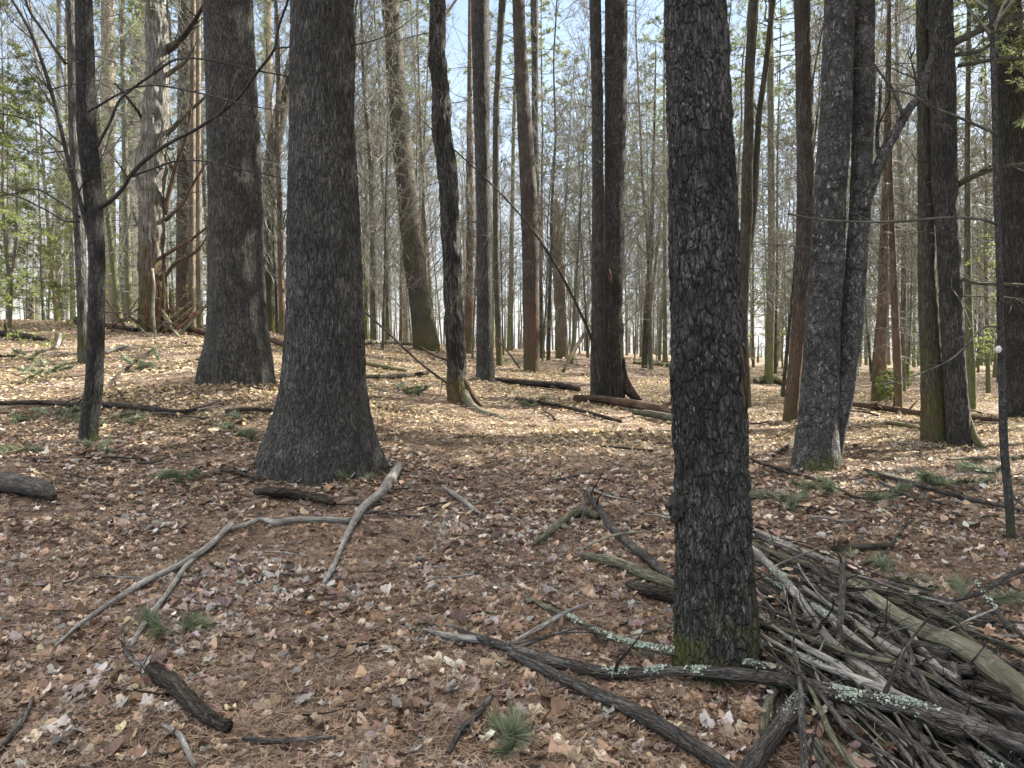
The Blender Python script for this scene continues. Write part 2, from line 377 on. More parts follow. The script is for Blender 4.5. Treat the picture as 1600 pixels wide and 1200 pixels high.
M['logred'] = bark('red_brown_log', (.05, .032, .024), (.12, .082, .06), (.25, .18, .13), sc=24, zs=.15, bump=.02, crack=.4, moss=.2, moss_h=0)
M['stick'] = bark('brush_stick_bark', (.028, .026, .025), (.085, .08, .075), (.22, .21, .195), sc=42, zs=.18, bump=.014, crack=.2, moss=.2, moss_h=0, lichen=.35, lichen_col=(.3, .31, .29))
M['palelog'] = bark('bare_pale_log', (.07, .066, .05), (.18, .175, .13), (.36, .35, .27), sc=16, zs=.12, bump=.006, moss=.5, moss_h=0, moss_col=(.12, .12, .045), lichen=.2, blotch=.7, crack=.15)
M['mosslog'] = bark('mossy_stick', (.05, .05, .04), (.12, .12, .085), (.24, .24, .18), sc=30, zs=.2, bump=.012, moss=.55, moss_h=0, moss_col=(.09, .095, .035), crack=.2)
M['bg1'] = bark('far_grey_bark', (.08, .075, .068), (.15, .142, .128), (.26, .25, .225), sc=10, zs=.2, bump=.02, moss=.25, moss_h=7, moss_col=(.13, .14, .06))
M['bg2'] = bark('far_dark_bark', (.035, .035, .034), (.08, .078, .075), (.16, .156, .15), sc=10, zs=.2, bump=.02, moss=.12, moss_h=5)
M['bg3'] = bark('far_red_bark', (.08, .065, .055), (.16, .13, .105), (.26, .215, .175), sc=10, zs=.2, bump=.02, lower=(.17, .11, .085), lower_h=2.5, moss=.2, moss_h=6)
M['bg4'] = bark('far_mossy_bark', (.10, .10, .08), (.17, .172, .135), (.28, .275, .22), sc=10, zs=.25, bump=.02, moss=.5, moss_h=9, moss_col=(.14, .155, .07))

def simple(name, c, c2=None, rough=.9, scale=30, tr=0., attr=False, spec=.2):
    m, nt, out = newmat(name); l = nt.links.new
    n = N(nt, 'ShaderNodeTexNoise', Scale=float(scale), Detail=4.); tc = N(nt, 'ShaderNodeTexCoord'); l(tc.outputs['Object'], n.inputs[0])
    if attr:
        a = N(nt, 'ShaderNodeAttribute', attribute_name='tint')
        col = mixc(nt, mth(nt, 'MULTIPLY', ramp(nt, n.outputs[0], [(.35, 0), (.65, 1)]), .55), a.outputs['Color'], mixc(nt, 1., a.outputs['Color'], (.45, .42, .40), 'MULTIPLY'))
    else: col = ramp(nt, n.outputs[0], [(.35, c), (.65, c2 or c)])
    b = N(nt, 'ShaderNodeBsdfPrincipled', Roughness=rough); b.inputs['Specular IOR Level'].default_value = spec
    l(col, b.inputs['Base Color'])
    if tr:
        t = N(nt, 'ShaderNodeBsdfTranslucent'); l(col, t.inputs[0]); mx = N(nt, 'ShaderNodeMixShader', Fac=tr)
        l(b.outputs[0], mx.inputs[1]); l(t.outputs[0], mx.inputs[2]); l(mx.outputs[0], out.inputs[0])
    else: l(b.outputs[0], out.inputs[0])
    return m
M['twig'] = simple('bare_twigs', (.12, .117, .10), (.24, .235, .20))
M['twigd'] = simple('dark_twigs', (.05, .047, .042), (.12, .115, .10), scale=8)
M['needle'] = simple('pine_foliage', (.12, .16, .08), (.24, .27, .13), tr=.5, scale=1.5, rough=.6)
M['needle_y'] = simple('yellow_green_foliage', (.14, .18, .06), (.27, .31, .11), tr=.6, scale=1.5, rough=.6)  # yellow green foliage colour
M['sprig'] = simple('green_fallen_needles', (.08, .105, .06), (.22, .25, .16), tr=.2, scale=9, rough=.5)
M['leaf'] = simple('dry_leaf', None, attr=True, scale=22, tr=.15, rough=.75, spec=.3)
M['needledry'] = simple('dry_pine_needles', None, attr=True, scale=3, rough=.6)
M['lichen'] = simple('pale_green_lichen', (.22, .27, .23), (.42, .48, .42), scale=45, rough=1.)
M['fungus'] = simple('pale_bracket_fungus', (.55, .53, .5), (.7, .68, .66), scale=40)
# ground
def ground_mat():
    m, nt, out = newmat('leafy_forest_floor'); l = nt.links.new
    tc = N(nt, 'ShaderNodeTexCoord')
    n1 = N(nt, 'ShaderNodeTexNoise', Scale=26., Detail=8., Roughness=.75); l(tc.outputs['Object'], n1.inputs[0])
    n2 = N(nt, 'ShaderNodeTexNoise', Scale=.9, Detail=6., Roughness=.65); l(tc.outputs['Object'], n2.inputs[0])
    v = N(nt, 'ShaderNodeTexVoronoi', Scale=13.); l(tc.outputs['Object'], v.inputs[0])
    n3 = N(nt, 'ShaderNodeTexNoise', Scale=.35, Detail=6., Roughness=.7); l(tc.outputs['Object'], n3.inputs[0])
    c = ramp(nt, n1.outputs[0], [(.3, (.022, .017, .014)), (.5, (.095, .072, .058)), (.7, (.28, .22, .17))])
    sp = N(nt, 'ShaderNodeSeparateColor'); l(v.outputs['Color'], sp.inputs[0])
    c = mixc(nt, mth(nt, 'MULTIPLY', ramp(nt, sp.outputs[0], [(.45, 0), (.5, 1)]), .6), c, ramp(nt, sp.outputs[1], [(0, (.16, .105, .075)), (.5, (.34, .26, .19)), (.8, (.44, .37, .30)), (1, (.26, .21, .2))]))
    c = mixc(nt, mth(nt, 'MULTIPLY', ramp(nt, n3.outputs[0], [(.56, 0), (.66, 1)]), .55), c, mixc(nt, n1.outputs[0], (.05, .06, .02), (.2, .21, .08)))
    c = mixc(nt, ramp(nt, n2.outputs[0], [(.4, 0), (.6, .35)]), c, (.10, .072, .056))
    b = N(nt, 'ShaderNodeBsdfPrincipled', Roughness=1.); b.inputs['Specular IOR Level'].default_value = .1
    bp = N(nt, 'ShaderNodeBump', Strength=1., Distance=.03); l(mth(nt, 'ADD', n1.outputs[0], mth(nt, 'MULTIPLY', sp.outputs[2], .4)), bp.inputs['Height'])
    l(c, b.inputs['Base Color']); l(bp.outputs[0], b.inputs['Normal']); l(b.outputs[0], out.inputs[0]); return m
M['ground'] = ground_mat()

# ------------------------------------------------------------------ tree crowns / twigs
def rot_dirs(az, el): return np.stack([np.cos(el) * np.cos(az), np.cos(el) * np.sin(az), np.sin(el)], -1)
def grow(base, d, Lh, K, bend, up, rs):
    """N curved shoots from base along d; returns (N,K,3)"""
    n = len(base); t = np.linspace(0, 1, K)[None, :, None]
    side = rs.normal(0, 1, (n, 1, 3)) * bend; side2 = rs.normal(0, 1, (n, 1, 3)) * bend * .4
    p = base[:, None, :] + Lh[:, None, None] * (d[:, None, :] * t + side * t ** 2 + side2 * np.sin(t * 7) * .5 + np.array([0, 0, 1.]) * up * t ** 2)
    return p
def pick(Pts, t):
    N_, K, _ = Pts.shape; f = t * (K - 1); i = np.clip(np.floor(f).astype(int), 0, K - 2); f = (f - i)[..., None]
    r = np.arange(N_)[:, None]; return Pts[r, i] * (1 - f) + Pts[r, i + 1] * f
def children(Pts, Ln, k, rs, lo=.2, hi=.98, spread=.9, ratio=.45, upb=.2):
    N_ = len(Pts); t = rs.uniform(lo, hi, (N_, k)); b = pick(Pts, t).reshape(-1, 3)
    d = Pts[:, -1] - Pts[:, 0]; d /= np.linalg.norm(d, axis=1, keepdims=True)
    d = np.repeat(d, k, 0) + rs.normal(0, 1, (N_ * k, 3)) * spread + np.array([0, 0, upb]); d /= np.linalg.norm(d, axis=1, keepdims=True)
    Lc = np.repeat(Ln, k) * ratio * (1.15 - t.reshape(-1) * .6) * rs.uniform(.6, 1.2, N_ * k)
    return b, d, Lc, t.reshape(-1)
def trunk_pts(H, rs, wob=.02, K=14, lean=(0, 0)):
    z = np.linspace(0, H, K); w_ = np.cumsum(rs.normal(0, wob * H / K ** .5, (K, 2)), 0) * (np.linspace(0, 1, K)[:, None])
    return np.stack([w_[:, 0] + lean[0] * z, w_[:, 1] + lean[1] * z, z], -1)
def twig_crown(mb, tp, H, r0, rs, t0=.2, nb=26, ls=.28, el=(.5, 1.1), sub=6, tw=5, m=0, thin=1.):
    t = np.sort(rs.uniform(t0, .97, nb)); b = pick(np.repeat(tp[None], nb, 0), t[:, None])[:, 0]
    az = np.arange(nb) * 2.399 + rs.rand(nb); e = rs.uniform(el[0], el[1], nb)
    Ln = H * ls * (1.1 - t) * rs.uniform(.5, 1.2, nb) + .5
    p1 = grow(b, rot_dirs(az, e), Ln, 6, .12, .12, rs)
    ra = np.clip(r0 * (1 - t) * .38, .012, .2)
    tubes(mb, p1, ra[:, None] * np.linspace(1, .2, 6)[None], 5, m)
    b2, d2, L2, _ = children(p1, Ln, sub, rs); p2 = grow(b2, d2, L2, 5, .14, .08, rs)
    tubes(mb, p2, np.full((len(p2), 1), .010 * thin) * np.linspace(1, .35, 5)[None], 3, m)
    b3, d3, L3, _ = children(p2, L2, tw, rs, ratio=.6); p3 = grow(b3, d3, L3, 4, .15, .05, rs)
    tubes(mb, p3, np.full((len(p3), 1), .0055 * thin) * np.linspace(1, .5, 4)[None], 3, m)
def needles(mb, cen, dirs, per, ln, wd, rs, m=1, spread=.8):
    n = len(cen); c = np.repeat(cen, per, 0); d = np.repeat(dirs, per, 0) + rs.normal(0, spread, (n * per, 3))
    d /= np.linalg.norm(d, axis=1, keepdims=True) + 1e-9
    s = np.cross(d, rs.normal(0, 1, d.shape)); s /= np.linalg.norm(s, axis=1, keepdims=True) + 1e-9
    l_ = ln * rs.uniform(.6, 1.2, (len(d), 1)); w_ = wd * rs.uniform(.7, 1.3, (len(d), 1))
    v = np.stack([c - s * w_ * .4, c + s * w_ * .4, c + d * l_ * .6 + s * w_ * .5, c + d * l_, c + d * l_ * .6 - s * w_ * .5], 1)
    k = np.arange(len(d))[:, None] * 5
    mb.add(v.reshape(-1, 3), quads=k + np.array([0, 1, 2, 4]), tris=k + np.array([2, 3, 4]), m=m)
def pine_crown(mb, tp, H, rs, t0=.5, t1=.99, nb=50, Lmax=3.2, el=(-.05, .35), sub=7, tuft=5, per=9, ln=.16, wd=.014, up=.1, r=.03):
    t = np.sort(rs.uniform(t0, t1, nb)); b = pick(np.repeat(tp[None], nb, 0), t[:, None])[:, 0]
    az = np.arange(nb) * 2.399 + rs.rand(nb) * .8; e = rs.uniform(el[0], el[1], nb)
    u = (t - t0) / (1 - t0); Ln = Lmax * (np.sqrt(np.clip(1.05 - u, 0, 1))) * rs.uniform(.55, 1.15, nb)
    p1 = grow(b, rot_dirs(az, e), Ln, 6, .07, up, rs)
    tubes(mb, p1, r * np.linspace(1, .2, 6)[None].repeat(nb, 0), 4, 0)
    b2, d2, L2, _ = children(p1, Ln, sub, rs, lo=.3, spread=.55, ratio=.4, upb=.1); p2 = grow(b2, d2, L2, 4, .1, .05, rs)
    tubes(mb, p2, .007 * np.linspace(1, .4, 4)[None].repeat(len(p2), 0), 3, 0)
    tt = rs.uniform(.35, 1., (len(p2), tuft)); c = pick(p2, tt).reshape(-1, 3) + rs.normal(0, .03, (len(p2) * tuft, 3))
    dd = np.repeat(d2, tuft, 0); needles(mb, c, dd, per, ln, wd, rs)
def dead_whorls(mb, tp, H, rs, t0, t1, nb, Lm=1.4, m=0, r=.012, el=(-.25, .3), tw=4):
    t = rs.uniform(t0, t1, nb); b = pick(np.repeat(tp[None], nb, 0), t[:, None])[:, 0]
    Ln = Lm * rs.uniform(.25, 1.2, nb); p1 = grow(b, rot_dirs(rs.uniform(0, 6.28, nb), rs.uniform(el[0], el[1], nb)), Ln, 5, .12, -.08, rs)
    tubes(mb, p1, r * np.linspace(1, .25, 5)[None].repeat(nb, 0), 4, m)
    if tw:
        b3, d3, L3, _ = children(p1, Ln, tw, rs, ratio=.5, upb=-.1); p3 = grow(b3, d3, L3, 4, .15, -.05, rs)
        tubes(mb, p3, r * .4 * np.linspace(1, .5, 4)[None].repeat(len(p3), 0), 3, m)

# ------------------------------------------------------------------ hero trees
HERO = []           # (screen x at y=450, short name)
def tree(name, base, spec, bark_kind, mat, label, short=None, H=20, amp=.012, flare=.6, fl_h=.24, crown='pine', twigs=0, twig_len=1.2,
         tmat='twigd', seed=0, cat='tree', depth=None, group=None, top=None, crown_t=.55, lobes=5, roots=None, twig_t=(.12, .5), rootname=None):
    """spec: [(px, py, width_px)...] from top to bottom.  base: (px, py) where it stands"""
    g = G(*base)
    if depth: g = np.array([*P(base[0], base[1], depth)]); g[2] = ground(g[0], g[1])
    Y = g[1]; rs = np.random.RandomState(seed + 100)
    root = empty(name, g, label, cat, group)
    pts = [P(x, y, Y) for x, y, w_ in spec][::-1]; rr = [w_ / 2 / F * Y for _, _, w_ in spec][::-1]
    pts = [p - g for p in pts]
    while len(pts) > 1 and pts[0][2] < .04: pts.pop(0); r_ = rr.pop(0)
    pts.insert(0, np.array([pts[0][0] * .3, 0, -.03])); rr.insert(0, rr[0] * 1.04)
    pts.insert(0, pts[0] + np.array([0, 0, -.35])); rr.insert(0, rr[0] * 1.05)
    vis = pts[-1][2]
    if top is None:
        d = (pts[-1] - pts[-2]); d = d / np.linalg.norm(d); d = d * .6 + np.array([0, 0, .4]); d /= np.linalg.norm(d)
        p = pts[-1].copy(); r_ = rr[-1]; n = 6; step = max(.6, (H - vis) / n); r0 = r_
        ext = []
        for k in range(n):
            p = p + d * step; ext.append((p.copy(), r0 * (1 - .8 * (k + 1) / n)))
            d = d * .8 + np.array([0, 0, .2]); d /= np.linalg.norm(d)
    n = int(max(12, min(220, np.mean([s_[2] for s_ in spec]) * 1.5))); ds = max(.012, Y * .0036)
    mb = MB()
    c, r, s = skin(mb, pts, rr, ds, n, amp, bark_kind, seed, flare, fl_h, lobes, roots=roots)
    if top is None:
        pe = [pts[-1] - (pts[-1] - pts[-2]) * .02] + [e[0] for e in ext]; re_ = [rr[-1] * .995] + [e[1] for e in ext]
        skin(mb, pe, re_, .25, max(8, n // 4), 0, seed=seed)
        full = np.array(pts + [e[0] for e in ext])
    else: full = np.array(pts)
    tr = mb.build('trunk', M[mat], root)
    fp, _, _ = resample(full, np.ones(len(full)), .5)
    Hh = fp[-1][2]
    if crown == 'pine':
        o = bpy.data.objects.new('crown', CROWNS[seed % 3]); COL.objects.link(o); o.parent = root
        sc = (Hh * (1 - crown_t)) / 10.0; bpt = fp[int(len(fp) * crown_t)]
        o.location = bpt; o.rotation_euler = (0, 0, seed * 1.7); o.scale = (.95, .95, sc)
    elif crown == 'bare':
        m2 = MB(); twig_crown(m2, fp, Hh, rr[-1], rs, t0=max(.38, (vis * .9) / Hh), nb=16, ls=.3, m=0); m2.build('crown', M['twig'], root)
    if twigs and twigs <= 30:
        for kk in range(twigs):
            m3 = MB(); dead_whorls(m3, fp, Hh, rs, twig_t[0], twig_t[1], 1, twig_len, r=.009 if Y < 14 else .012); m3.build('dead_branch', M[tmat], root)
    elif twigs:
        m3 = MB(); dead_whorls(m3, fp, Hh, rs, twig_t[0], twig_t[1], twigs, twig_len, r=.009 if Y < 14 else .012); m3.build('dead_twigs', M[tmat], root)
    HERO.append((np.interp(450, [s_[1] for s_ in spec], [s_[0] for s_ in spec]), short or label))
    root['_Y'] = Y
    return root, Y
def limb(root, Y, pts, mat='twigd', name='branch', dY=0., side=5, sl=.35, seed=0, label=None, amp=.002, kind='x', wk=1.):
    """branch drawn through photo pixels at its tree's distance, drifting in depth by dY"""
    g = np.array(root.location); n = len(pts); rs = np.random.RandomState(seed + 7)
    pp = [P(x, y, Y + dY * k / (n - 1)) - g for k, (x, y, w_) in enumerate(pts)]; rr = [w_ * wk / 2 / F * Y for _, _, w_ in pts]
    mb = MB(); c, r, s = skin(mb, pp, rr, max(.015, Y * .006), 8 if max(rr) < .02 else 14, amp, kind, seed)
    if side:
        Pn = c[None]; Ln = np.array([s[-1]]); k = side
        b2, d2, L2, t2 = children(Pn, Ln, k, rs, lo=.15, spread=.6, ratio=sl, upb=.1); L2 = np.minimum(L2, 1.1)
        p2 = grow(b2, d2, L2, 6, .12, .03, rs); rb = np.interp(t2 * (len(r) - 1), np.arange(len(r)), r) * .45
        tubes(mb, p2, rb[:, None] * np.linspace(1, .25, 6)[None], 5)
        b3, d3, L3, _ = children(p2, L2, 3, rs, ratio=.5); p3 = grow(b3, d3, L3, 4, .12, .03, rs)
        tubes(mb, p3, np.repeat(rb, 3)[:, None] * .5 * np.linspace(1, .4, 4)[None], 3)
    o = mb.build(name, M[mat], root)
    if label: o['label'] = label
    return o

# shared overhead pine crowns (10 m tall, hung on the trunks above the frame)
CROWNS = []
for k in range(3):
    rs = np.random.RandomState(50 + k); mbc = MB(); tp = trunk_pts(10, rs, .005)
    pine_crown(mbc, tp, 10, rs, t0=.0, nb=54, Lmax=3.3, sub=8, tuft=7, per=12, ln=.15, wd=.012)
    CROWNS.append(mbc.mesh('pine_crown', [M['twigd'], M['needle']]))
exec_hero = True
T = {}
def put(key, *a, **k): T[key] = tree(*a, **k)
put('front', 'maple_tree', (1116, 1058), [(1085,-40,90),(1086,0,92),(1090,100,94),(1094,200,97),(1098,300,102),(1101,400,105),(1104,500,109),(1107,600,114),(1110,700,114),(1113,800,117),(1115,900,122),(1117,980,130),(1118,1030,138),(1118,1058,144)],
    'maple', 'maple', 'nearest tree, dark flaky trunk with green moss on its left edge beside the brush pile', 'nearest flaky trunk', H=15, amp=.018, flare=.35, fl_h=.12, crown='pine', crown_t=.5, seed=1)
put('bigpine', 'pine_tree', (503, 742), [(503,-40,93),(503,0,94),(503,100,97),(503,200,99),(505,300,106),(506,400,112),(507,500,118),(507,560,124),(507,620,138),(505,670,164),(503,710,192),(502,742,222)],
    'pine', 'pine', 'widest pine trunk with furrowed grey bark and broadly flared base, left of centre', 'widest pine', H=24, amp=.018, flare=.62, fl_h=.30, seed=2, crown_t=.5, lobes=7, roots=[0.1, 1.2, 2.2, 3.05, 3.9, 4.6, 5.5])
put('pine2', 'pine_tree', (372, 600), [(355,-40,71),(356,0,72),(361,100,74),(364,200,77),(368,300,79),(369,400,83),(370,480,89),(371,530,98),(372,570,112),(372,600,122)],
    'pine', 'pine', 'second widest dark pine trunk with spreading roots, just left of the widest pine', 'second widest pine', H=24, amp=.016, flare=.8, fl_h=.32, lobes=7, roots=[0.3, 1.2, 2.2, 3.25, 4.0, 4.9, 5.7], seed=3, crown_t=.5)
put('lean', 'pine_tree', (667, 550), [(608,-40,26),(610,0,27),(617,100,28),(626,200,30),(636,300,31),(646,400,32),(654,450,33),(661,500,36),(666,535,42),(667,550,46)],
    'pine', 'pine_moss', 'tall grey trunk leaning left, its foot reddish and mossy, right of the widest pine', 'leaning trunk', H=24, amp=.014, flare=.2, seed=4, twigs=14, twig_len=1.6)
put('shag', 'shaggy_tree', (714, 634), [(683,-40,22),(683,0,23),(685,100,25),(691,200,28),(698,260,31),(701,300,31),(706,400,28),(710,500,29),(713,580,31),(714,634,34)],
    'shag', 'shag', 'crooked trunk with shaggy peeling dark bark and a mossy root running right', 'shaggy crooked trunk', H=18, amp=.022, flare=.2, fl_h=.15, seed=5, crown='bare', twigs=10)
put('c6', 'pine_tree', (758, 598), [(750,-40,28),(750,0,28),(752,150,26),(755,300,23),(757,500,25),(758,570,28),(758,598,33)],
    'pine', 'pine', 'straight dark grey trunk just right of the shaggy crooked one', 'straight grey trunk', H=22, amp=.012, seed=6, twigs=22, twig_len=1.5)
put('c7', 'maple_tree', (781, 572), [(787,-40,11),(785,0,11),(778,120,10),(775,200,10),(775,400,9),(779,520,10),(781,572,11)],
    'beech', 'pine_moss', 'slim mossy trunk showing behind the right edge of the straight grey trunk', 'slim mossy trunk', H=18, amp=.008, seed=7, crown='bare')
put('c8', 'pine_tree', (831, 580), [(809,-40,19),(810,0,19),(814,100,20),(820,200,23),(826,300,27),(829,400,27),(830,500,25),(831,580,24)],
    'pine', 'pine_brown', 'brown and grey trunk with reddish lower bark, left of the short tan snag', 'brown trunk', H=22, amp=.012, seed=8, twigs=16, twig_len=1.6)
put('c8b', 'maple_tree', (848, 560), [(835,-40,12),(835,0,12),(836,100,11),(836,200,11),(838,300,11),(842,430,11),(848,560,12)],
    'beech', 'bg2', 'slender dark trunk that crosses behind the brown trunk', 'crossing dark trunk', H=18, amp=.006, seed=9, crown='bare')
put('c9', 'pine_tree', (933, 627), [(930,-40,18),(930,0,18),(933,150,18),(934,300,18),(934,450,20),(933,560,21),(933,627,24)],
    'pine', 'pine', 'narrower left trunk of the two dark pines touching near the centre', 'twin pines', H=22, amp=.010, seed=10, flare=.2, twigs=14, twig_len=1.0)
put('c10', 'pine_tree', (957, 627), [(963,-40,34),(963,0,34),(962,150,34),(960,300,29),(960,400,30),(958,500,28),(957,600,28),(957,627,32)],
    'pine', 'pine', 'thicker right trunk of the two touching dark pines, rotten on its lower side', 'twin pines', H=23, amp=.014, seed=11, flare=.4, twigs=18, twig_len=1.4)
put('snagt', 'broken_snag', (878, 560), [(868,308,4),(871,330,13),(872,380,17),(873,420,19),(875,480,18),(878,530,19),(878,560,21)],
    'shag', 'tan', 'short tan broken off snag with a jagged top behind the brown trunk', 'tan snag', top=True, crown=None, amp=.03, seed=12, cat='snag', twigs=10, twig_len=.8, twig_t=(.2, .95))
put('fork', 'maple_tree', (1167, 636), [(1178,-40,14),(1178,0,14),(1172,100,15),(1170,200,15),(1168,260,17),(1167,330,18),(1162,450,17),(1160,520,17),(1164,590,16),(1167,636,17)],
    'beech', 'pine_moss', 'mossy grey forked tree just right of the nearest flaky trunk', 'forked mossy tree', H=18, amp=.008, seed=13, crown='bare', twigs=10, twig_len=1.5)
r_, Y_ = T['fork']; limb(r_, Y_, [(1166,420,10),(1178,320,11),(1182,250,10),(1186,180,9),(1196,110,9),(1208,0,9),(1213,-60,8)], 'pine_moss', 'stem', dY=.3, side=3)
put('c15', 'pine_tree', (1233, 664), [(1252,-40,23),(1253,0,23),(1256,100,25),(1258,200,26),(1259,300,27),(1256,400,26),(1252,470,24),(1245,550,21),(1238,620,22),(1233,664,28)],
    'pine', 'pine_brown', 'grey trunk with rust brown lower bark, left of the blotched twin maple', 'rust footed trunk', H=22, amp=.012, seed=14, twigs=20, twig_len=1.3)
put('twin', 'maple_tree', (1274, 736), [(1313,-40,44),(1312,0,44),(1309,100,44),(1305,200,46),(1297,300,47),(1293,400,50),(1286,500,52),(1281,600,56),(1278,670,62),(1276,710,72),(1274,736,84)],
    'beech', 'beech', 'blotched twin stemmed maple with white lichen flecks and moss at its foot', 'blotched twin maple', H=16, amp=.012, flare=.3, fl_h=.25, seed=15, twigs=14, twig_len=1.4)
r_, Y_ = T['twin']; limb(r_, Y_, [(1303,735,22),(1305,700,24),(1316,630,30),(1325,560,33),(1333,480,33),(1339,400,32),(1345,300,31),(1348,200,32),(1349,100,33),(1350,0,32),(1351,-60,31)], 'beech', 'stem', dY=.1, side=0, amp=.010, kind='beech', seed=3)
limb(r_, Y_, [(1346,330,20),(1362,288,18),(1381,240,17),(1400,205,15),(1424,165,13),(1440,150,11),(1452,100,8),(1468,30,6),(1475,-20,5)], 'beech', 'branch', dY=.25, side=6, amp=.004, kind='beech')
limb(r_, Y_, [(1410,178,6),(1395,140,5),(1380,120,4),(1362,95,2)], 'twigd', side=4)
put('c17', 'pine_tree', (1462, 694), [(1442,-40,19),(1442,0,19),(1445,150,21),(1447,280,23),(1448,380,25),(1450,480,27),(1456,570,33),(1460,640,38),(1462,694,46)],
    'beech', 'pine_moss', 'mossy green left trunk of the joined pair on the right', 'joined pair', H=20, amp=.010, seed=16, flare=.25, twigs=10)
put('c17b', 'pine_tree', (1502, 698), [(1470,-40,34),(1470,0,34),(1473,150,36),(1476,280,36),(1482,380,33),(1487,480,33),(1491,570,33),(1496,640,34),(1502,698,40)],
    'pine', 'pine', 'dark grey right trunk of the joined pair with long sagging branches', 'joined pair', H=22, amp=.012, seed=17, flare=.3, twigs=30, twig_len=1.6)
r_, Y_ = T['c17b']
limb(r_, Y_, [(1488,68,12),(1515,55,10),(1550,40,9),(1600,22,7),(1660,5,4)], 'twigd', dY=-.3, side=7)
limb(r_, Y_, [(1490,86,7),(1530,80,6),(1560,60,5),(1600,28,3)], 'twigd', dY=-.5, side=6)
limb(r_, Y_, [(1494,290,10),(1520,276,9),(1560,262,6),(1610,255,4)], 'mosslog', dY=-.3, side=6)
limb(r_, Y_, [(1496,103,6),(1530,97,6),(1580,90,4),(1620,95,2)], 'twigd', dY=-.4, side=5)
limb(r_, Y_, [(1499,435,6),(1530,443,5),(1570,444,5),(1610,446,3)], 'mosslog', dY=-.2, side=5)
put('c18', 'pine_tree', (1592, 654), [(1572,-40,38),(1573,0,38),(1578,100,39),(1582,200,40),(1588,400,41),(1590,520,42),(1592,620,45),(1592,654,50)],
    'pine', 'pine', 'thick dark grey trunk cut off by the right edge of the view', 'right edge trunk', H=22, amp=.012, seed=18, twigs=16)
put('sap', 'young_tree', (1582, 848), [(1546,-40,7),(1548,0,7),(1552,100,8),(1555,200,8.5),(1557,300,9),(1561,400,9.5),(1563,500,10),(1566,600,11),(1569,700,12),(1577,790,13),(1582,848,16)],
    'maple', 'sapling', 'thin dark young tree with a pale round fungus, near the right edge', 'thin young tree', H=7.5, amp=.002, flare=.15, seed=19, crown='bare', twigs=0)
r_, Y_ = T['sap']
limb(r_, Y_, [(1557,350,5),(1530,342,4.5),(1480,340,4),(1430,344,4),(1360,347,3.5),(1290,344,3),(1230,334,2)], 'twigd', dY=-.3, side=9, sl=.18)
limb(r_, Y_, [(1553,207,5),(1520,193,4.5),(1490,180,4),(1450,165,4),(1425,148,3),(1380,138,2)], 'twigd', dY=-.3, side=8, sl=.25)
limb(r_, Y_, [(1561,510,4),(1535,513,3.5),(1510,540,3),(1480,565,2.5),(1420,590,2),(1380,602,1.5)], 'twigd', dY=-.5, side=6, sl=.25)
limb(r_, Y_, [(1578,770,5),(1600,790,4),(1640,800,3)], 'twigd', side=3)
limb(r_, Y_, [(1560,90,4),(1545,55,3),(1520,20,2.5),(1500,-10,2)], 'twigd', side=4)
# left young maple
put('left', 'maple_tree', (136, 690), [(130,-40,25),(131,0,24),(133,100,26),(135,200,28),(145,300,26),(151,400,24),(150,500,25),(147,600,26),(141,650,27),(136,690,34)],
    'maple', 'ridge', 'dark ridged young maple trunk on the left with long curved branches', 'left maple', H=13, amp=.007, flare=.35, fl_h=.15, seed=20, crown='bare', twigs=8, twig_len=.9)
r_, Y_ = T['left']
limb(r_, Y_, [(145,388,13),(134,345,11),(124,310,9),(105,245,8),(88,170,8),(65,95,7),(45,45,6),(25,10,5),(0,-30,3)], 'sapling', wk=.72, dY=-.5, side=10, sl=.25)
limb(r_, Y_, [(103,100,7),(85,75,6),(65,45,6),(45,15,5),(35,-20,4)], 'sapling', wk=.72, dY=-.2, side=5)
limb(r_, Y_, [(155,325,11),(175,312,9),(195,290,8),(203,275,8),(225,252,8),(262,225,7),(310,200,6),(365,160,6),(400,115,5.5),(428,78,5),(436,40,4.5),(450,0,4),(458,-40,3)], 'sapling', wk=.72, dY=-1.2, side=8, sl=.2, seed=4)
limb(r_, Y_-1.1, [(430,75,4),(470,73,3.5),(505,74,3.2),(560,69,3),(605,55,2.6),(640,32,2),(670,5,1.5)], 'sapling', wk=.72, dY=-.2, side=7, sl=.3, seed=5)
limb(r_, Y_, [(146,238,7),(170,195,6),(185,160,5.5),(205,140,5),(240,115,5),(275,93,4.5),(320,93,4),(400,110,3),(455,122,2.4),(520,150,1.8)], 'sapling', wk=.72, dY=-1., side=9, sl=.2, seed=6)
limb(r_, Y_, [(150,168,5),(180,150,4),(210,137,3.5),(250,134,3.5),(310,145,3),(370,160,3),(440,175,2)], 'sapling', wk=.72, dY=-1., side=7, sl=.2, seed=7)
limb(r_, Y_, [(205,276,6),(235,265,4.5),(275,252,4),(320,252,3.5),(380,265,3),(450,280,2)], 'sapling', wk=.72, dY=-.6, side=7, sl=.25, seed=8)
limb(r_, Y_, [(125,340,5),(108,325,4),(85,310,4),(55,295,3.5),(20,303,3),(-20,310,2)], 'sapling', wk=.72, side=7, sl=.3, seed=9)
limb(r_, Y_, [(104,232,5),(85,215,4),(60,195,3.5),(25,182,3),(-15,176,2.5)], 'sapling', wk=.72, side=6, sl=.3, seed=10)
limb(r_, Y_, [(124,346,5),(100,345,4),(75,330,3.5),(30,308,3),(0,300,2)], 'sapling', wk=.72, side=6, sl=.3, seed=11)
put('leftb', 'maple_tree', (130, 566), [(110,-40,13),(110,0,13),(113,100,14),(115,200,14),(120,300,15),(126,400,16),(130,500,17),(130,566,19)],
    'beech', 'bg2', 'straight dark trunk hidden close behind the left maple', 'trunk behind left maple', H=18, amp=.006, seed=21, crown='bare', twigs=8)
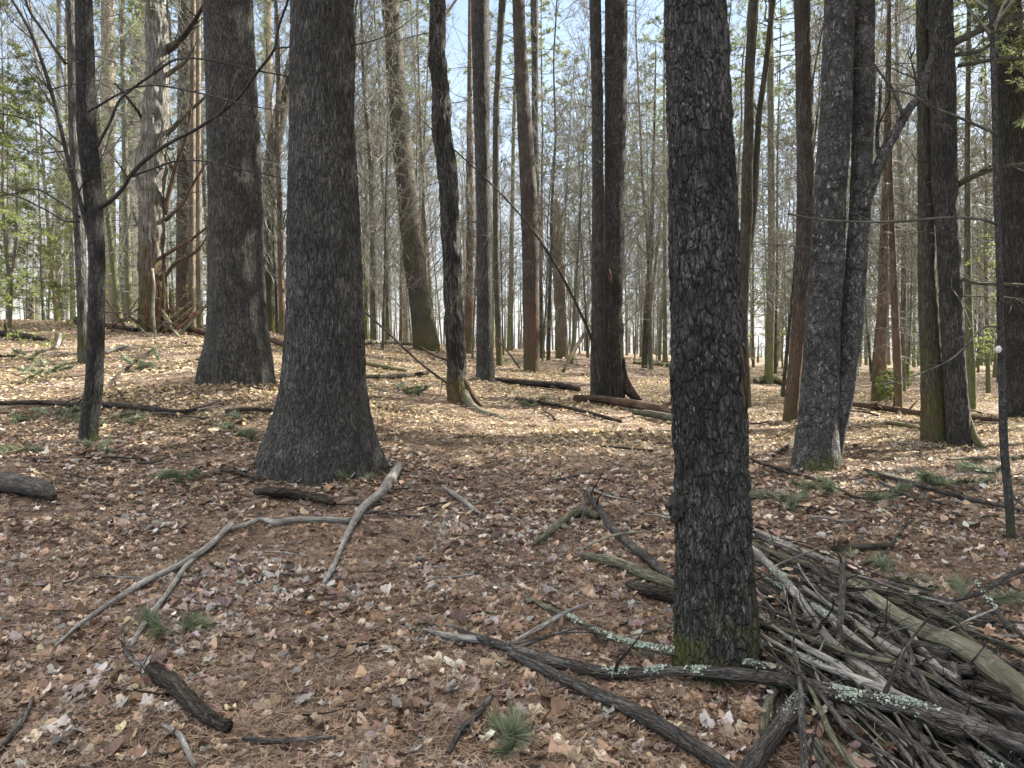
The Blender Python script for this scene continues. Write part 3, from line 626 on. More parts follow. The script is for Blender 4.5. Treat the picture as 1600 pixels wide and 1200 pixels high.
put('pale', 'pine_tree', (171, 492), [(167,-40,18),(168,0,18),(169,150,20),(168,300,22),(170,420,22),(171,492,24)],
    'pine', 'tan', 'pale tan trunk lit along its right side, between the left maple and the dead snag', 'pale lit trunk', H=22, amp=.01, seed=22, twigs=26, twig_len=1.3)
put('d22', 'pine_tree', (201, 498), [(221,-40,17),(221,0,18),(215,120,22),(208,220,26),(203,300,29),(202,400,30),(201,498,36)],
    'pine', 'pine', 'broad dark pine trunk right behind the pale dead snag', 'pine behind snag', H=24, amp=.016, seed=23, twigs=12)
put('snag', 'dead_snag', (241, 522), [(244,-40,31),(244,0,32),(247,60,34),(247,130,36),(243,200,40),(236,260,44),(238,320,38),(237,400,38),(239,460,42),(241,522,52)],
    'shag', 'snag', 'pale barkless dead snag with many broken branches and red rotten lower wood', 'dead snag', H=12, amp=.035, flare=.35, fl_h=.4, seed=24, crown=None, twigs=40, twig_len=1.5, twig_t=(.1, .75), tmat='mosslog', cat='dead tree')
r_, Y_ = T['snag']
for i, (pl, mt) in enumerate([([(262,75,10),(285,60,8),(305,35,6),(320,0,4),(326,-30,3)], 'mosslog'), ([(250,85,8),(243,50,7),(235,20,6),(232,-20,4)], 'mosslog'), ([(256,85,9),(275,70,8),(300,40,7),(318,8,5)], 'log'),
        ([(250,125,8),(268,112,7),(290,95,6),(305,72,4)], 'mosslog'), ([(255,215,8),(275,195,7),(300,170,5),(322,150,4),(345,120,3)], 'mosslog'), ([(258,345,6),(285,318,5),(300,290,4),(318,262,3),(330,240,2)], 'logred'),
        ([(255,400,6),(280,385,5),(305,370,4),(340,340,2)], 'logred'), ([(225,365,5),(212,345,4),(205,330,3),(192,390,2)], 'silver'), ([(256,335,8),(275,260,6),(292,210,4),(300,160,2)], 'logred'), ([(235,215,6),(222,185,5),(205,160,4),(180,130,3)], 'log'),
        ([(250,445,6),(275,410,5),(305,395,3),(330,360,2)], 'logred')]):
    limb(r_, Y_, pl, mt, 'broken_branch', dY=-.5, side=5, sl=.3, seed=20 + i)
rs = np.random.RandomState(5)
for i in range(9):
    x = 222 + i * 5.5; y0 = rs.uniform(400, 470); limb(r_, Y_ - .3, [(x, y0, 2), (x + 1, y0 + 30, 6), (x + 2 + rs.uniform(-4, 4), 500, 7), (x + rs.uniform(-8, 8), 530, 3)], 'rot' if i % 3 else 'snag', 'splinter', dY=rs.uniform(-.4, .1), side=0, seed=i)
put('d24', 'pine_tree', (290, 510), [(290,-40,22),(290,0,22),(290,200,24),(290,400,28),(290,510,34)], 'pine', 'pine_brown',
    'shaded brown trunk seen between the dead snag and the second widest pine', 'shaded brown trunk', H=22, amp=.01, seed=25, twigs=26, twig_len=1.5)
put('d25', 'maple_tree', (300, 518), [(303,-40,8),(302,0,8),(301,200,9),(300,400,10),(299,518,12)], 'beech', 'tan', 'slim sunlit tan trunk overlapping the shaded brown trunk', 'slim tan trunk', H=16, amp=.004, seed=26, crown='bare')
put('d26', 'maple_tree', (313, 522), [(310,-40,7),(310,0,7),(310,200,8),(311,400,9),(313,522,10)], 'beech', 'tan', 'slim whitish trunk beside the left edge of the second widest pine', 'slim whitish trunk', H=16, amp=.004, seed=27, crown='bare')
put('m28', 'maple_tree', (425, 520), [(470,40,17),(455,110,19),(440,170,21),(428,230,23),(422,300,25),(420,400,26),(421,470,25),(425,520,26)], 'beech', 'pine_moss',
    'mossy leaning trunk in the gap between the two widest pines', 'mossy gap trunk', H=17, amp=.01, seed=28, crown='bare', twigs=8)
put('m28b', 'pine_tree', (436, 512), [(417,-40,12),(418,0,12),(420,150,13),(428,350,13),(436,512,14)], 'pine', 'tan', 'straight pale olive trunk behind the mossy leaning trunk between the two widest pines', 'olive gap trunk', H=20, amp=.006, seed=29, twigs=12)
put('l30', 'maple_tree', (52, 476), [(108,230,9),(100,280,11),(90,340,13),(78,390,14),(64,440,15),(52,476,20)], 'beech', 'pine_moss', 'mossy trunk leaning right on the rise at far left', 'leaning left trunk', H=12, amp=.006, seed=30, crown='bare')
put('l31', 'maple_tree', (91, 474), [(92,-40,7),(92,150,7),(92,300,8),(91,400,8),(91,474,10)], 'beech', 'bg2', 'upright dark thin trunk just right of the mossy trunk leaning right', 'thin dark trunk', H=16, amp=.004, seed=31, crown='bare')
put('l32', 'maple_tree', (102, 478), [(112,-40,6),(111,150,6),(108,300,7),(104,400,8),(102,478,9)], 'beech', 'bg2', 'dark thin trunk leaning slightly, left of the left maple on the rise', 'dark thin trunk', H=16, amp=.004, seed=32, crown='bare')
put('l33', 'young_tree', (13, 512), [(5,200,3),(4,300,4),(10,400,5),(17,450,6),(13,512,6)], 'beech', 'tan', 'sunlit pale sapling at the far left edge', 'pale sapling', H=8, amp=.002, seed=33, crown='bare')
r_, Y_ = T['l33']; limb(r_, Y_, [(16,445,4),(24,380,4),(26,320,3),(24,260,2.5)], 'tan', 'stem', side=4)
put('r34', 'maple_tree', (732, 552), [(734,150,8),(734,250,11),(735,350,12),(734,450,13),(733,520,14),(732,552,18)], 'shag', 'bg3', 'reddish trunk between the shaggy crooked trunk and the straight grey trunk', 'reddish trunk', H=18, amp=.012, seed=34, crown='bare', twigs=30, twig_len=.8, twig_t=(.05, .6))
put('r35', 'pine_tree', (1372, 628), [(1385,200,7),(1383,300,10),(1381,400,14),(1378,500,16),(1374,580,20),(1372,628,24)], 'pine', 'bg3', 'left one of two red brown twiggy trunks farther back, right of the blotched maple', 'red brown pair', H=20, amp=.01, seed=35, twigs=60, twig_len=1.4, twig_t=(.03, .6), tmat='twig')
put('r36', 'pine_tree', (1404, 641), [(1390,200,6),(1392,300,8),(1395,400,10),(1399,500,12),(1403,600,13),(1404,641,16)], 'pine', 'bg3', 'right one of two red brown twiggy trunks farther back, right of the blotched maple', 'red brown pair', H=20, amp=.01, seed=36, twigs=50, twig_len=1.3, twig_t=(.03, .6), tmat='twig')
put('r37', 'pine_tree', (1520, 640), [(1512,200,8),(1512,300,9),(1512,400,10),(1514,500,11),(1517,580,13),(1520,640,16)], 'pine', 'bg4', 'dark mossy trunk just right of the joined pair, farther back', 'mossy back trunk', H=20, amp=.008, seed=37, twigs=30, twig_len=1.4, twig_t=(.05, .6), tmat='twig')
put('b38', 'pine_tree', (633, 535), [(628,200,12),(629,300,12),(631,400,13),(633,480,14),(633,535,17)], 'pine', 'pine_brown', 'dark trunk peeking out from behind the left side of the leaning trunk', 'dark peeking trunk', H=20, amp=.006, seed=38)
put('b39', 'maple_tree', (586, 532), [(582,150,7),(583,250,8),(583,350,8),(584,450,9),(586,532,11)], 'beech', 'bg2', 'thin dark trunk alone in the bright gap right of the widest pine', 'gap trunk', H=16, amp=.004, seed=39, crown='bare', twigs=14)
put('b40', 'pine_tree', (1006, 575), [(1020,300,7),(1016,400,8),(1010,500,10),(1006,575,13)], 'pine', 'bg2', 'leaning dark thin trunk in the gap left of the nearest flaky trunk', 'gap leaner', H=15, amp=.006, seed=40, crown='bare', twigs=16)
put('b41', 'pine_tree', (1201, 600), [(1204,100,10),(1205,250,11),(1206,400,12),(1203,520,13),(1201,600,16)], 'pine', 'bg4', 'mossy dull red trunk between the forked mossy tree and the rust footed trunk', 'mossy red trunk', H=20, amp=.006, seed=41, twigs=40, twig_len=1.3, tmat='twig')

# burl, scar, fungus, mossy roots
def blob(root, p, r3, mat, name, seed=0, amp=.3, n=26):
    th = np.linspace(0, math.pi, n)[:, None]; ph = (np.arange(n * 2) / (n * 2) * 2 * math.pi)[None, :]
    d = np.stack([np.sin(th) * np.cos(ph), np.sin(th) * np.sin(ph), np.cos(th) + 0 * ph], -1)
    k = 1 + amp * (fbm(d * 3.1 + seed, seed, 4) - .5) * 2
    v = d * np.array(r3) * k[..., None] + np.array(p)
    idx = np.arange(n * 2 * n).reshape(n, 2 * n)
    m_ = MB(); m_.add(v, quads=np.stack([idx[:-1], idx[1:], np.roll(idx[1:], -1, 1), np.roll(idx[:-1], -1, 1)], -1).reshape(-1, 4))
    return m_.build(name, M[mat], root)
r_, Y_ = T['front']; g = np.array(r_.location)
blob(r_, P(1060, 790, Y_) - g + np.array([0, -.02, 0]), (.045, .06, .075), 'maple', 'burl', 3, .9)
limb(r_, Y_ - .12, [(1157,540,4),(1160,570,8),(1161,600,9),(1163,640,5)], 'rot', 'bark_scar', side=0, amp=.004)
r_, Y_ = T['sap']; g = np.array(r_.location)
blob(r_, P(1560, 546, Y_ - .04) - g, (.026, .014, .03), 'fungus', 'fungus', 1, .15, 14)
r_, Y_ = T['shag']
limb(r_, Y_, [(722,610,16),(734,632,16),(752,645,14),(775,653,12),(800,662,9),(812,668,3)], 'mosslog', 'root', dY=-1.1, side=0, amp=.012)
limb(r_, Y_, [(722,590,12),(736,618,14),(748,632,10),(760,640,4)], 'logred', 'root', dY=.1, side=0, amp=.012)
r_, Y_ = T['c10']
limb(r_, Y_, [(972,560,8),(975,590,14),(984,612,16),(1000,628,9)], 'log', 'broken_root', dY=-.3, side=0, amp=.02, kind='shag')
limb(r_, Y_ - .15, [(962,400,5),(964,450,16),(963,520,20),(964,580,22),(966,624,24)], 'log', 'rotten_strip', dY=0, side=0, amp=.03, kind='shag')
limb(r_, Y_ - .33, [(951,420,3),(953,432,6),(953,445,3)], 'rot', 'wood_scar', side=0)
r_, Y_ = T['c17b']
limb(r_, Y_, [(1508,640,9),(1520,680,12),(1535,700,9),(1560,706,3)], 'tan', 'root', dY=-.3, side=0, amp=.01)
for key, pl in {'fork': None}.items(): pass

for k_, mr, mh in (('bigpine', 1.1, .15), ('pine2', 1.1, .09), ('shag', .55, .08), ('twin', .6, .03), ('c17', .7, .04), ('c15', .5, .08), ('left', .3, .04), ('lean', .9, .1), ('c6', .5, .06), ('c9', .6, .06), ('front', .36, .03), ('snag', 1.2, .12)):
    MOUNDS.append((T[k_][0].location[0], T[k_][0].location[1], mr, mh))
# ------------------------------------------------------------------ ground sheet
nx, ny = 420, 460
gu = np.linspace(-1, 1, nx); gx = 1.3 * np.sinh(gu * 6.1)
gv = np.linspace(-.62, 1, ny); gy = 5.0 + 1.5 * np.sinh(gv * 6.0)
X, Yg = np.meshgrid(gx, gy); Z = ground(X, Yg)
idx = np.arange(nx * ny).reshape(ny, nx)
mb = MB(); mb.add(np.stack([X, Yg, Z], -1), quads=np.stack([idx[:-1, :-1], idx[:-1, 1:], idx[1:, 1:], idx[1:, :-1]], -1).reshape(-1, 4))
tag(mb.build('ground', M['ground']), None, None, kind='structure')

# ------------------------------------------------------------------ background trees
protos = []
def proto(kind, seed, H, r0, bmat, cmats, fn):
    global seed_; seed_ = seed
    rs = np.random.RandomState(seed); tp = trunk_pts(H, rs, .02 if kind == 'bare' else .006, lean=rs.normal(0, .02, 2))
    mbt = MB(); c, r, s = resample(tp, np.linspace(r0, r0 * .2, len(tp)), .4)
    rr = np.interp(np.linspace(0, 1, len(tp)), [0, .04, 1], [r0 * 1.35, r0, r0 * .18])
    tp2 = tp.copy(); tp2[0, 2] = -.5
    skin(mbt, tp2, rr, .25, 12, r0 * .08, 'x', seed)
    mbc = MB(); fn(mbc, tp, H, r0, rs)
    protos.append((kind, mbt.mesh('trunk', M[bmat]), mbc.mesh('crown', cmats)))
for k in range(5):
    proto('bare', 200 + k, 15 + k * 1.3, .055 + .014 * k, ['bg1', 'bg2', 'bg4', 'bg1', 'bg3'][k], [M['twig']],
          lambda m_, tp, H, r0, rs: twig_crown(m_, tp, H, r0, rs, t0=.10, nb=52, ls=.24, sub=9, tw=7))
for k in range(4):
    def fn(m_, tp, H, r0, rs):
        dead_whorls(m_, tp, H, rs, .04, .62, 130, 1.8, 0, .011, tw=8)
        pine_crown(m_, tp, H, rs, t0=.42 + .04 * (seed_ % 3), nb=46, Lmax=2.4, sub=7, tuft=6, per=11, ln=.13, wd=.013)
    proto('pine', 300 + k, 18 + k * 1.5, .08 + .018 * k, ['bg2', 'bg4', 'bg3', 'bg4'][k], [M['twig'], M['needle']], fn)
for k in range(2):
    def fn(m_, tp, H, r0, rs):
        pine_crown(m_, tp, H, rs, t0=.08, nb=80, Lmax=2.3, el=(-.2, .15), sub=10, tuft=7, per=9, ln=.085, wd=.011, up=-.1, r=.014)
    proto('green', 400 + k, 9 + 2 * k, .07, 'bg1', [M['twigd'], M['needle_y']], fn)
# small sapling trunks: tall thin poles
for k in range(3):
    proto('pole', 500 + k, 11 + k, .04 + .008 * k, ['bg1', 'bg2', 'bg4'][k], [M['twig']],
          lambda m_, tp, H, r0, rs: twig_crown(m_, tp, H, r0, rs, t0=.12, nb=44, ls=.18, sub=8, tw=6))
rs = np.random.RandomState(11)
hx = sorted(HERO); bgs = []
heropos = [(o[0].location[0], o[0].location[1]) for o in T.values()]
def try_place(px, Y, kind):
    x = (px - 800) / F * Y
    for a, b in heropos:
        if (a - x) ** 2 + (b - Y) ** 2 < 1.0: return False
    heropos.append((x, Y)); bgs.append((px, Y, kind)); return True
LIT = [G(*p) for p in ((950, 668), (1010, 662), (1200, 690), (1230, 705), (1370, 672), (1380, 690), (1400, 645), (1450, 735), (1550, 722), (1500, 712), (1200, 620), (1000, 600), (280, 545), (230, 535), (120, 540), (30, 530), (320, 630), (730, 648), (600, 585), (640, 560), (850, 590), (1330, 650), (1190, 640))] + [P(175, 350, 27.), P(730, 400, 22.), (.0, 0, 0)][:2]
def blocks(x, y, zlo, zhi, r, tol=0):
    n_ = 0; u = np.array([math.sin(rad(SUN_AZ)), math.cos(rad(SUN_AZ))]); tn = math.tan(rad(SUN_EL))
    for q in LIT:
        t0, t1 = (zlo - q[2]) / tn, (zhi - q[2]) / tn; w_ = np.array([x, y]) - q[:2]; t = np.clip(w_ @ u, t0, t1)
        if np.linalg.norm(w_ - u * t) < r: n_ += 1
    return n_ > tol
# left evergreens
for px, Y in ((-100, 15), (-20, 24), (70, 30), (-150, 20), (130, 40), (-40, 32), (1690, 17), (1560, 36), (1340, 44), (1230, 50), (1450, 48), (1100, 56)): try_place(px, Y, 'green')
tries = 0
while len(bgs) < 270 and tries < 5000:
    tries += 1
    px = rs.uniform(-250, 1850); Y = rs.uniform(24, 75) if px < 1100 else rs.uniform(18, 70)
    if px > 1100 and rs.rand() < .2: continue
    if px < 1050 and rs.rand() < .30: continue
    if px < 480 and rs.rand() < .5: continue
    z = rs.rand(); xw = (px - 800) / F * Y
    if px < 560: kind = 'bare' if z < .45 else 'pole' if z < .7 else 'pine' if z < .9 else 'green'
    elif px < 1050: kind = 'bare' if z < .34 else 'pole' if z < .72 else 'pine'
    else: kind = 'bare' if z < .25 else 'pole' if z < .45 else 'pine' if z < .9 else 'green'
    if px > 1050 and kind == 'green' and Y < 35: kind = 'pine'
    if kind in ('pine', 'green') and blocks(xw, Y, 9, 22, 2.6): kind = 'bare'
    if blocks(xw, Y, 6, 22, 1.2, 1): continue
    try_place(px, Y, kind)
# unseen pines added beyond the right edge so their crowns shade the foreground
OFFX = [(9.5, 7.5), (9.8, 12), (12.6, 10.5), (12.3, 14.3), (7.5, 3.0), (16, 8), (15.6, 12.2), (19.5, 12.5), (15.2, 17), (18.3, 16), (22.5, 13), (22, 8.5), (11, 0.5), (13, 4.5), (18, 3), (9, -4), (14.3, 10.8), (17.6, 10.6), (11.5, 12.6), (11.2, 14.9), (13.6, 13.4), (10.6, 13.2), (12.9, 16.3), (8.2, 9.8)]
OFF = [p for p in OFFX if not blocks(p[0], p[1], 6, 19, 1.9, 2)]
print('OFF', len(OFF), len(OFFX))
def far_woods():
    rw = np.random.RandomState(3); mb = MB(); n = 1100
    px = rw.uniform(-900, 2500, n); lfm = (px < 520) & (rw.rand(n) < .6); px = np.where(lfm, rw.uniform(600, 2500, n), px); Y = rw.uniform(75, 125, n); x = (px - 800) / F * Y; z = ground(x, Y); H = np.where(rw.rand(n) < .45, rw.uniform(2.5, 6, n), rw.uniform(10, 19, n))
    t = np.linspace(0, 1, 7)[None, :, None]; ln = rw.normal(0, .04, (n, 1, 2))
    p = np.concatenate([x[:, None, None] + ln[..., :1] * t * H[:, None, None], Y[:, None, None] + 0 * t, z[:, None, None] - .5 + t * H[:, None, None]], -1)
    tubes(mb, p, rw.uniform(.07, .2, (n, 1)) * np.linspace(1, .15, 7)[None], 5, 0)
    b, d, L2, _ = children(p, H, 8, rw, lo=.12, spread=.5, ratio=.2, upb=.1); p2 = grow(b, d, L2, 5, .12, .1, rw)
    tubes(mb, p2, np.full((len(p2), 1), .03) * np.linspace(1, .3, 5)[None], 3, 1)
    b, d, L3, _ = children(p2, L2, 5, rw, ratio=.5); p3 = grow(b, d, L3, 4, .12, .1, rw)
    tubes(mb, p3, np.full((len(p3), 1), .014) * np.linspace(1, .4, 4)[None], 3, 1)
    tag(mb.build('far_woods', [M['bg1'], M['twig']]), 'pale mass of bare far off trees along the horizon behind everything', 'woods', kind='stuff')
far_woods()
# labels from the nearest named neighbours
words2 = ['first', 'second', 'third', 'fourth', 'fifth', 'sixth', 'seventh', 'eighth', 'ninth', 'tenth', 'eleventh', 'twelfth', 'thirteenth', 'fourteenth', 'fifteenth', 'sixteenth', 'seventeenth', 'eighteenth', 'nineteenth', 'twentieth', 'twenty first', 'twenty second', 'twenty third', 'twenty fourth']
words = ['', 'second', 'third', 'fourth', 'fifth', 'sixth', 'seventh', 'eighth', 'ninth', 'tenth', 'eleventh', 'twelfth']
kname = {'bare': ('bare_tree', 'leafless tree'), 'pine': ('pine_tree', 'twiggy pine'), 'green': ('evergreen_tree', 'leafy evergreen'), 'pole': ('young_tree', 'thin sapling')}
bins = {}
bgs.sort()
for b in bgs:
    lf = [h for h in hx if h[0] <= b[0]]; rt = [h for h in hx if h[0] > b[0]]
    bins.setdefault((len(lf), b[2]), []).append(b)
placed = 0
def put_bg(px, Y, kind, label, group, xy=None):
    ks = [p for p in protos if p[0] == kind]; k, tm, cm = ks[rs.randint(len(ks))]
    x, y = xy if xy else ((px - 800) / F * Y, Y)
    z = float(ground(x, y)); nm = kname[kind][0]
    o = empty(nm, (x, y, z), label, 'tree', group); o.rotation_euler = (rs.normal(0, .035), rs.normal(0, .035), rs.uniform(0, 6.28)); s = rs.uniform(.75, 1.25)
    o.scale = (s, s, s * rs.uniform(.9, 1.15))
    for nme, me in (('trunk', tm), ('crown', cm)):
        c = bpy.data.objects.new(nme, me); COL.objects.link(c); c.parent = o
    return o
for (li, kind), lst in bins.items():
    a = hx[li - 1][1] if li > 0 else None; b = hx[li][1] if li < len(hx) else None
    where = ('left of the ' + b) if a is None else ('right of the ' + a) if b is None else f'between {a} and {b}'
    n = len(lst); kw = kname[kind][1]
    for i, (px, Y, kd) in enumerate(lst):
        if n == 1: lb = f'distant {kw} {where}'
        else:
            o_ = ['leftmost', 'second', 'third', 'fourth', 'fifth', 'sixth', 'seventh', 'eighth', 'ninth', 'tenth', 'eleventh', 'twelfth', 'thirteenth', 'fourteenth', 'fifteenth', 'sixteenth', 'seventeenth', 'eighteenth'][min(i, 17)]
            lb = f'{o_} distant {kw} {where}'
        put_bg(px, Y, kd, ' '.join(lb.split()[:16]), 'distant forest trees')
for (li, kind), lst in bins.items(): pass
for i, (x, y) in enumerate(OFF):
    k = i % 3
    o = empty('pine_tree', (x, y, float(ground(x, y))), 'unseen pine added outside the view, ' + words2[i] + ' of the row shading the clearing', 'tree', 'unseen pines added for shade')
    t_ = bpy.data.objects.new('trunk', [p for p in protos if p[0] == 'pine'][k][1]); COL.objects.link(t_); t_.parent = o
    for z0, s0 in ((6.5, .9), (8.5, .9), (12, .8)):
        c = bpy.data.objects.new('crown', CROWNS[(k + int(z0)) % 3]); COL.objects.link(c); c.parent = o; c.location = (0, 0, z0); c.scale = (1.05, 1.05, s0); c.rotation_euler = (0, 0, z0)

# ------------------------------------------------------------------ leaf litter
def leaf_templates(nout, rs, k=6):
    out = []
    for j in range(k):
        th = np.linspace(0, 2 * math.pi, nout, endpoint=False)
        if j % 3 == 1: rad_ = .42 * (.55 + .9 * rs.rand(nout)) * (1 + .3 * np.cos(th)); rad_ = (rad_ + np.roll(rad_, 1)) / 2
        elif j % 3 == 2: rad_ = .5 * (1 - .35 * np.abs(np.sin(th)) ** .8) + .03 * rs.rand(nout)      # oval
        else:
            lob = np.clip(1 - np.abs(((th * 5 / (2 * math.pi)) % 1) - .5) * 2, 0, 1) ** .9; rad_ = (.30 + .20 * lob + .13 * (rs.rand(nout) - .5) * (nout > 8)) * (1 + .3 * np.cos(th + j)) * (1 - .25 * np.abs(np.sin(th)) * (j % 2))
        x = rad_ * np.cos(th); y = rad_ * np.sin(th) * (1 if j % 3 != 2 else .75)
        a, b, c_ = rs.uniform(-.9, .9), rs.uniform(-.6, .6), rs.uniform(0, 6)
        z = a * x * x + b * y * y + .5 * rs.uniform(-1, 1) * x * y + .07 * np.sin(3 * th + c_)
        z = np.abs(z) * 1.1 + .09 * rs.rand(nout) + rs.uniform(0, .55) * np.abs(y) + .10 * np.sin(rs.uniform(9, 14) * x + j) * np.sin(rs.uniform(8, 12) * y)
        v = np.concatenate([[[0, 0, .0]], np.stack([x, y, z], -1)])
        i = np.arange(1, nout + 1); t = np.stack([np.zeros(nout, int), i, np.roll(i, -1)], -1)
        out.append((v, t))
    return out
def scatter_y(n, y0, y1, p=1.0):
    u = rs.rand(n)
    return ((y0 ** p) + u * (y1 ** p - y0 ** p)) ** (1 / p)
PAL = np.array([[.42, .31, .23], [.33, .235, .17], [.22, .145, .10], [.52, .42, .33], [.62, .54, .45], [.13, .09, .07], [.42, .41, .39], [.32, .31, .30], [.68, .66, .62], [.18, .125, .13], [.29, .22, .225], [.34, .22, .13], [.48, .43, .28]])
PW0 = np.array([3, 3.2, 3.4, 2.0, .9, 3., 1.0, 1.0, .28, .9, .5, .5, .25])
def leaves(mb, n, y0, y1, nout, size, lift, p=1.0, halfw=.95, tall=1., big=False, region=None):
    tm = leaf_templates(nout, rs, 9)
    if big: tm = [t for i, t in enumerate(tm) if i % 3 == 0]
    y = scatter_y(n, y0, y1, p); x = rs.uniform(-halfw, halfw, n) * np.maximum(y, 2.2)
    patch = fbm(np.stack([x * .9, y * .9, 0 * x], -1), 77, 3); patch2 = fbm(np.stack([x * .6, y * .6, 0 * x + 5], -1), 91, 3)
    keep = rs.rand(n) < np.clip(1.25 - np.clip((patch - .5) * 8, 0, 1) * .95, .12, 1)
    x, y, patch, patch2 = x[keep], y[keep], patch[keep], patch2[keep]; n = len(x)
    if region is not None:
        kk = region(x, y); x, y, patch, patch2 = x[kk], y[kk], patch[kk], patch2[kk]; n = len(x)
    z = ground(x, y)
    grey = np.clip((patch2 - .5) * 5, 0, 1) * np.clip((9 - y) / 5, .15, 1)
    pick_ = rs.rand(n); base = rs.choice(len(PAL), n, p=PW0 / PW0.sum())
    if big: grey = np.clip(grey + .55, 0, 1)
    greyi = rs.choice([6, 7, 8, 9, 10, 4], n, p=[.34, .26, .08, .17, .1, .05]); base = np.where(pick_ < grey * .65, greyi, base)
    col = PAL[base] * rs.uniform(.5, 1.35, (n, 1)) * rs.uniform(.94, 1.06, (n, 3))
    sun_band = (np.clip((y - 9) / 4, 0, 1) * rs.uniform(.0, 1, n))[:, None]; col = col * (1 - sun_band) + sun_band * np.array([.60, .50, .29]) * rs.uniform(.75, 1.25, (n, 1))  # far leaves paler and yellower: sunlit band put into the leaf colour
    sz = size * (.4 + 1.1 * rs.rand(n) ** 1.6) * np.where(grey > .5, 1.15, 1)
    az = rs.uniform(0, 6.283, n); tilt = rs.normal(0, .36 * tall, n); ta = rs.uniform(0, 6.283, n)
    ca, sa = np.cos(az), np.sin(az)
    k = rs.randint(len(tm), size=n)
    for j, (tv, tt) in enumerate(tm):
        s_ = np.where(k == j)[0]
        if not len(s_): continue
        v = tv[None] * sz[s_, None, None]; vx = v[..., 0] * ca[s_, None] - v[..., 1] * sa[s_, None]; vy = v[..., 0] * sa[s_, None] + v[..., 1] * ca[s_, None]
        vz = v[..., 2] * tall + np.sin(tilt[s_])[:, None] * (vx * np.cos(ta[s_])[:, None] + vy * np.sin(ta[s_])[:, None]) + lift * rs.uniform(-.6, 1.6, (len(s_), 1)) + np.abs(tilt[s_])[:, None] * sz[s_, None] * .3
        vv = np.stack([vx + x[s_, None], vy + y[s_, None], vz + z[s_, None]], -1)
        nv = len(tv); mb.add(vv.reshape(-1, 3), tris=(tt[None] + (np.arange(len(s_)) * nv)[:, None, None]).reshape(-1, 3), col=np.repeat(col[s_], nv, 0))
mb = MB()
leaves(mb, 60000, 1.6, 6.5, 16, .056, .012, 1.6)
leaves(mb, 7000, 1.6, 9, 30, .074, .008, 1.6, big=True, tall=.4)
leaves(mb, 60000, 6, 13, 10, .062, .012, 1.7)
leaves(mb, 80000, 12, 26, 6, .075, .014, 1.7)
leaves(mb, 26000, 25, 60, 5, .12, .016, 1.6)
def pile_area(x, y):
    px = 800 + F * x / y; py = 540 + F * 1.6 / y; e = py - (850 + (px - 1180) * .42)
    return (px > 1170) & (e > 0) & (e < 330)
leaves(mb, 12000, 2.6, 6.5, 24, .062, .09, 1.6, region=pile_area, tall=.5)
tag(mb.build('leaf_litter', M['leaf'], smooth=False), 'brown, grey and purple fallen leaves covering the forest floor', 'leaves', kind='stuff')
# fallen needles
mb = MB()
def fallen_needles(n, y0, y1, p, ln, wd):
    y = scatter_y(n, y0, y1, p); x = rs.uniform(-.95, .95, n) * np.maximum(y, 2.2)
    z = ground(x, y) + rs.uniform(.004, .04, n); az = rs.uniform(0, 6.283, n); l_ = ln * rs.uniform(.6, 1.3, n); bd = rs.normal(0, .25, n)
    d = np.stack([np.cos(az), np.sin(az), rs.normal(0, .10, n)], -1); s_ = np.stack([-np.sin(az), np.cos(az), 0 * az], -1)
    c = np.stack([x, y, z], -1); t = np.array([-.5, 0, .5])
    v = []
    for k in (-1, 0, 1):
        m_ = c + d * (l_ * k * .5)[:, None] + s_ * (bd * l_ * .5 * k * k)[:, None]
        v += [m_ + s_ * wd * .5, m_ - s_ * wd * .5]
    v = np.stack(v, 1); k = np.arange(n)[:, None] * 6
    mb.add(v.reshape(-1, 3), quads=np.concatenate([k + np.array([0, 1, 3, 2]), k + np.array([2, 3, 5, 4])]), col=np.repeat(np.array([[.155, .105, .075], [.28, .20, .145], [.44, .34, .255], [.09, .065, .05]])[rs.choice(4, n, p=[.35, .33, .14, .18])] * rs.uniform(.8, 1.2, (n, 1)), 6, 0))
fallen_needles(190000, 1.8, 6.5, 1.5, .10, .0022)
fallen_needles(110000, 6, 14, 1.6, .12, .0042)
tag(mb.build('fallen_needles', M['needledry'], smooth=False), 'rust brown dry pine needles strewn among the leaves', 'needles', kind='stuff')

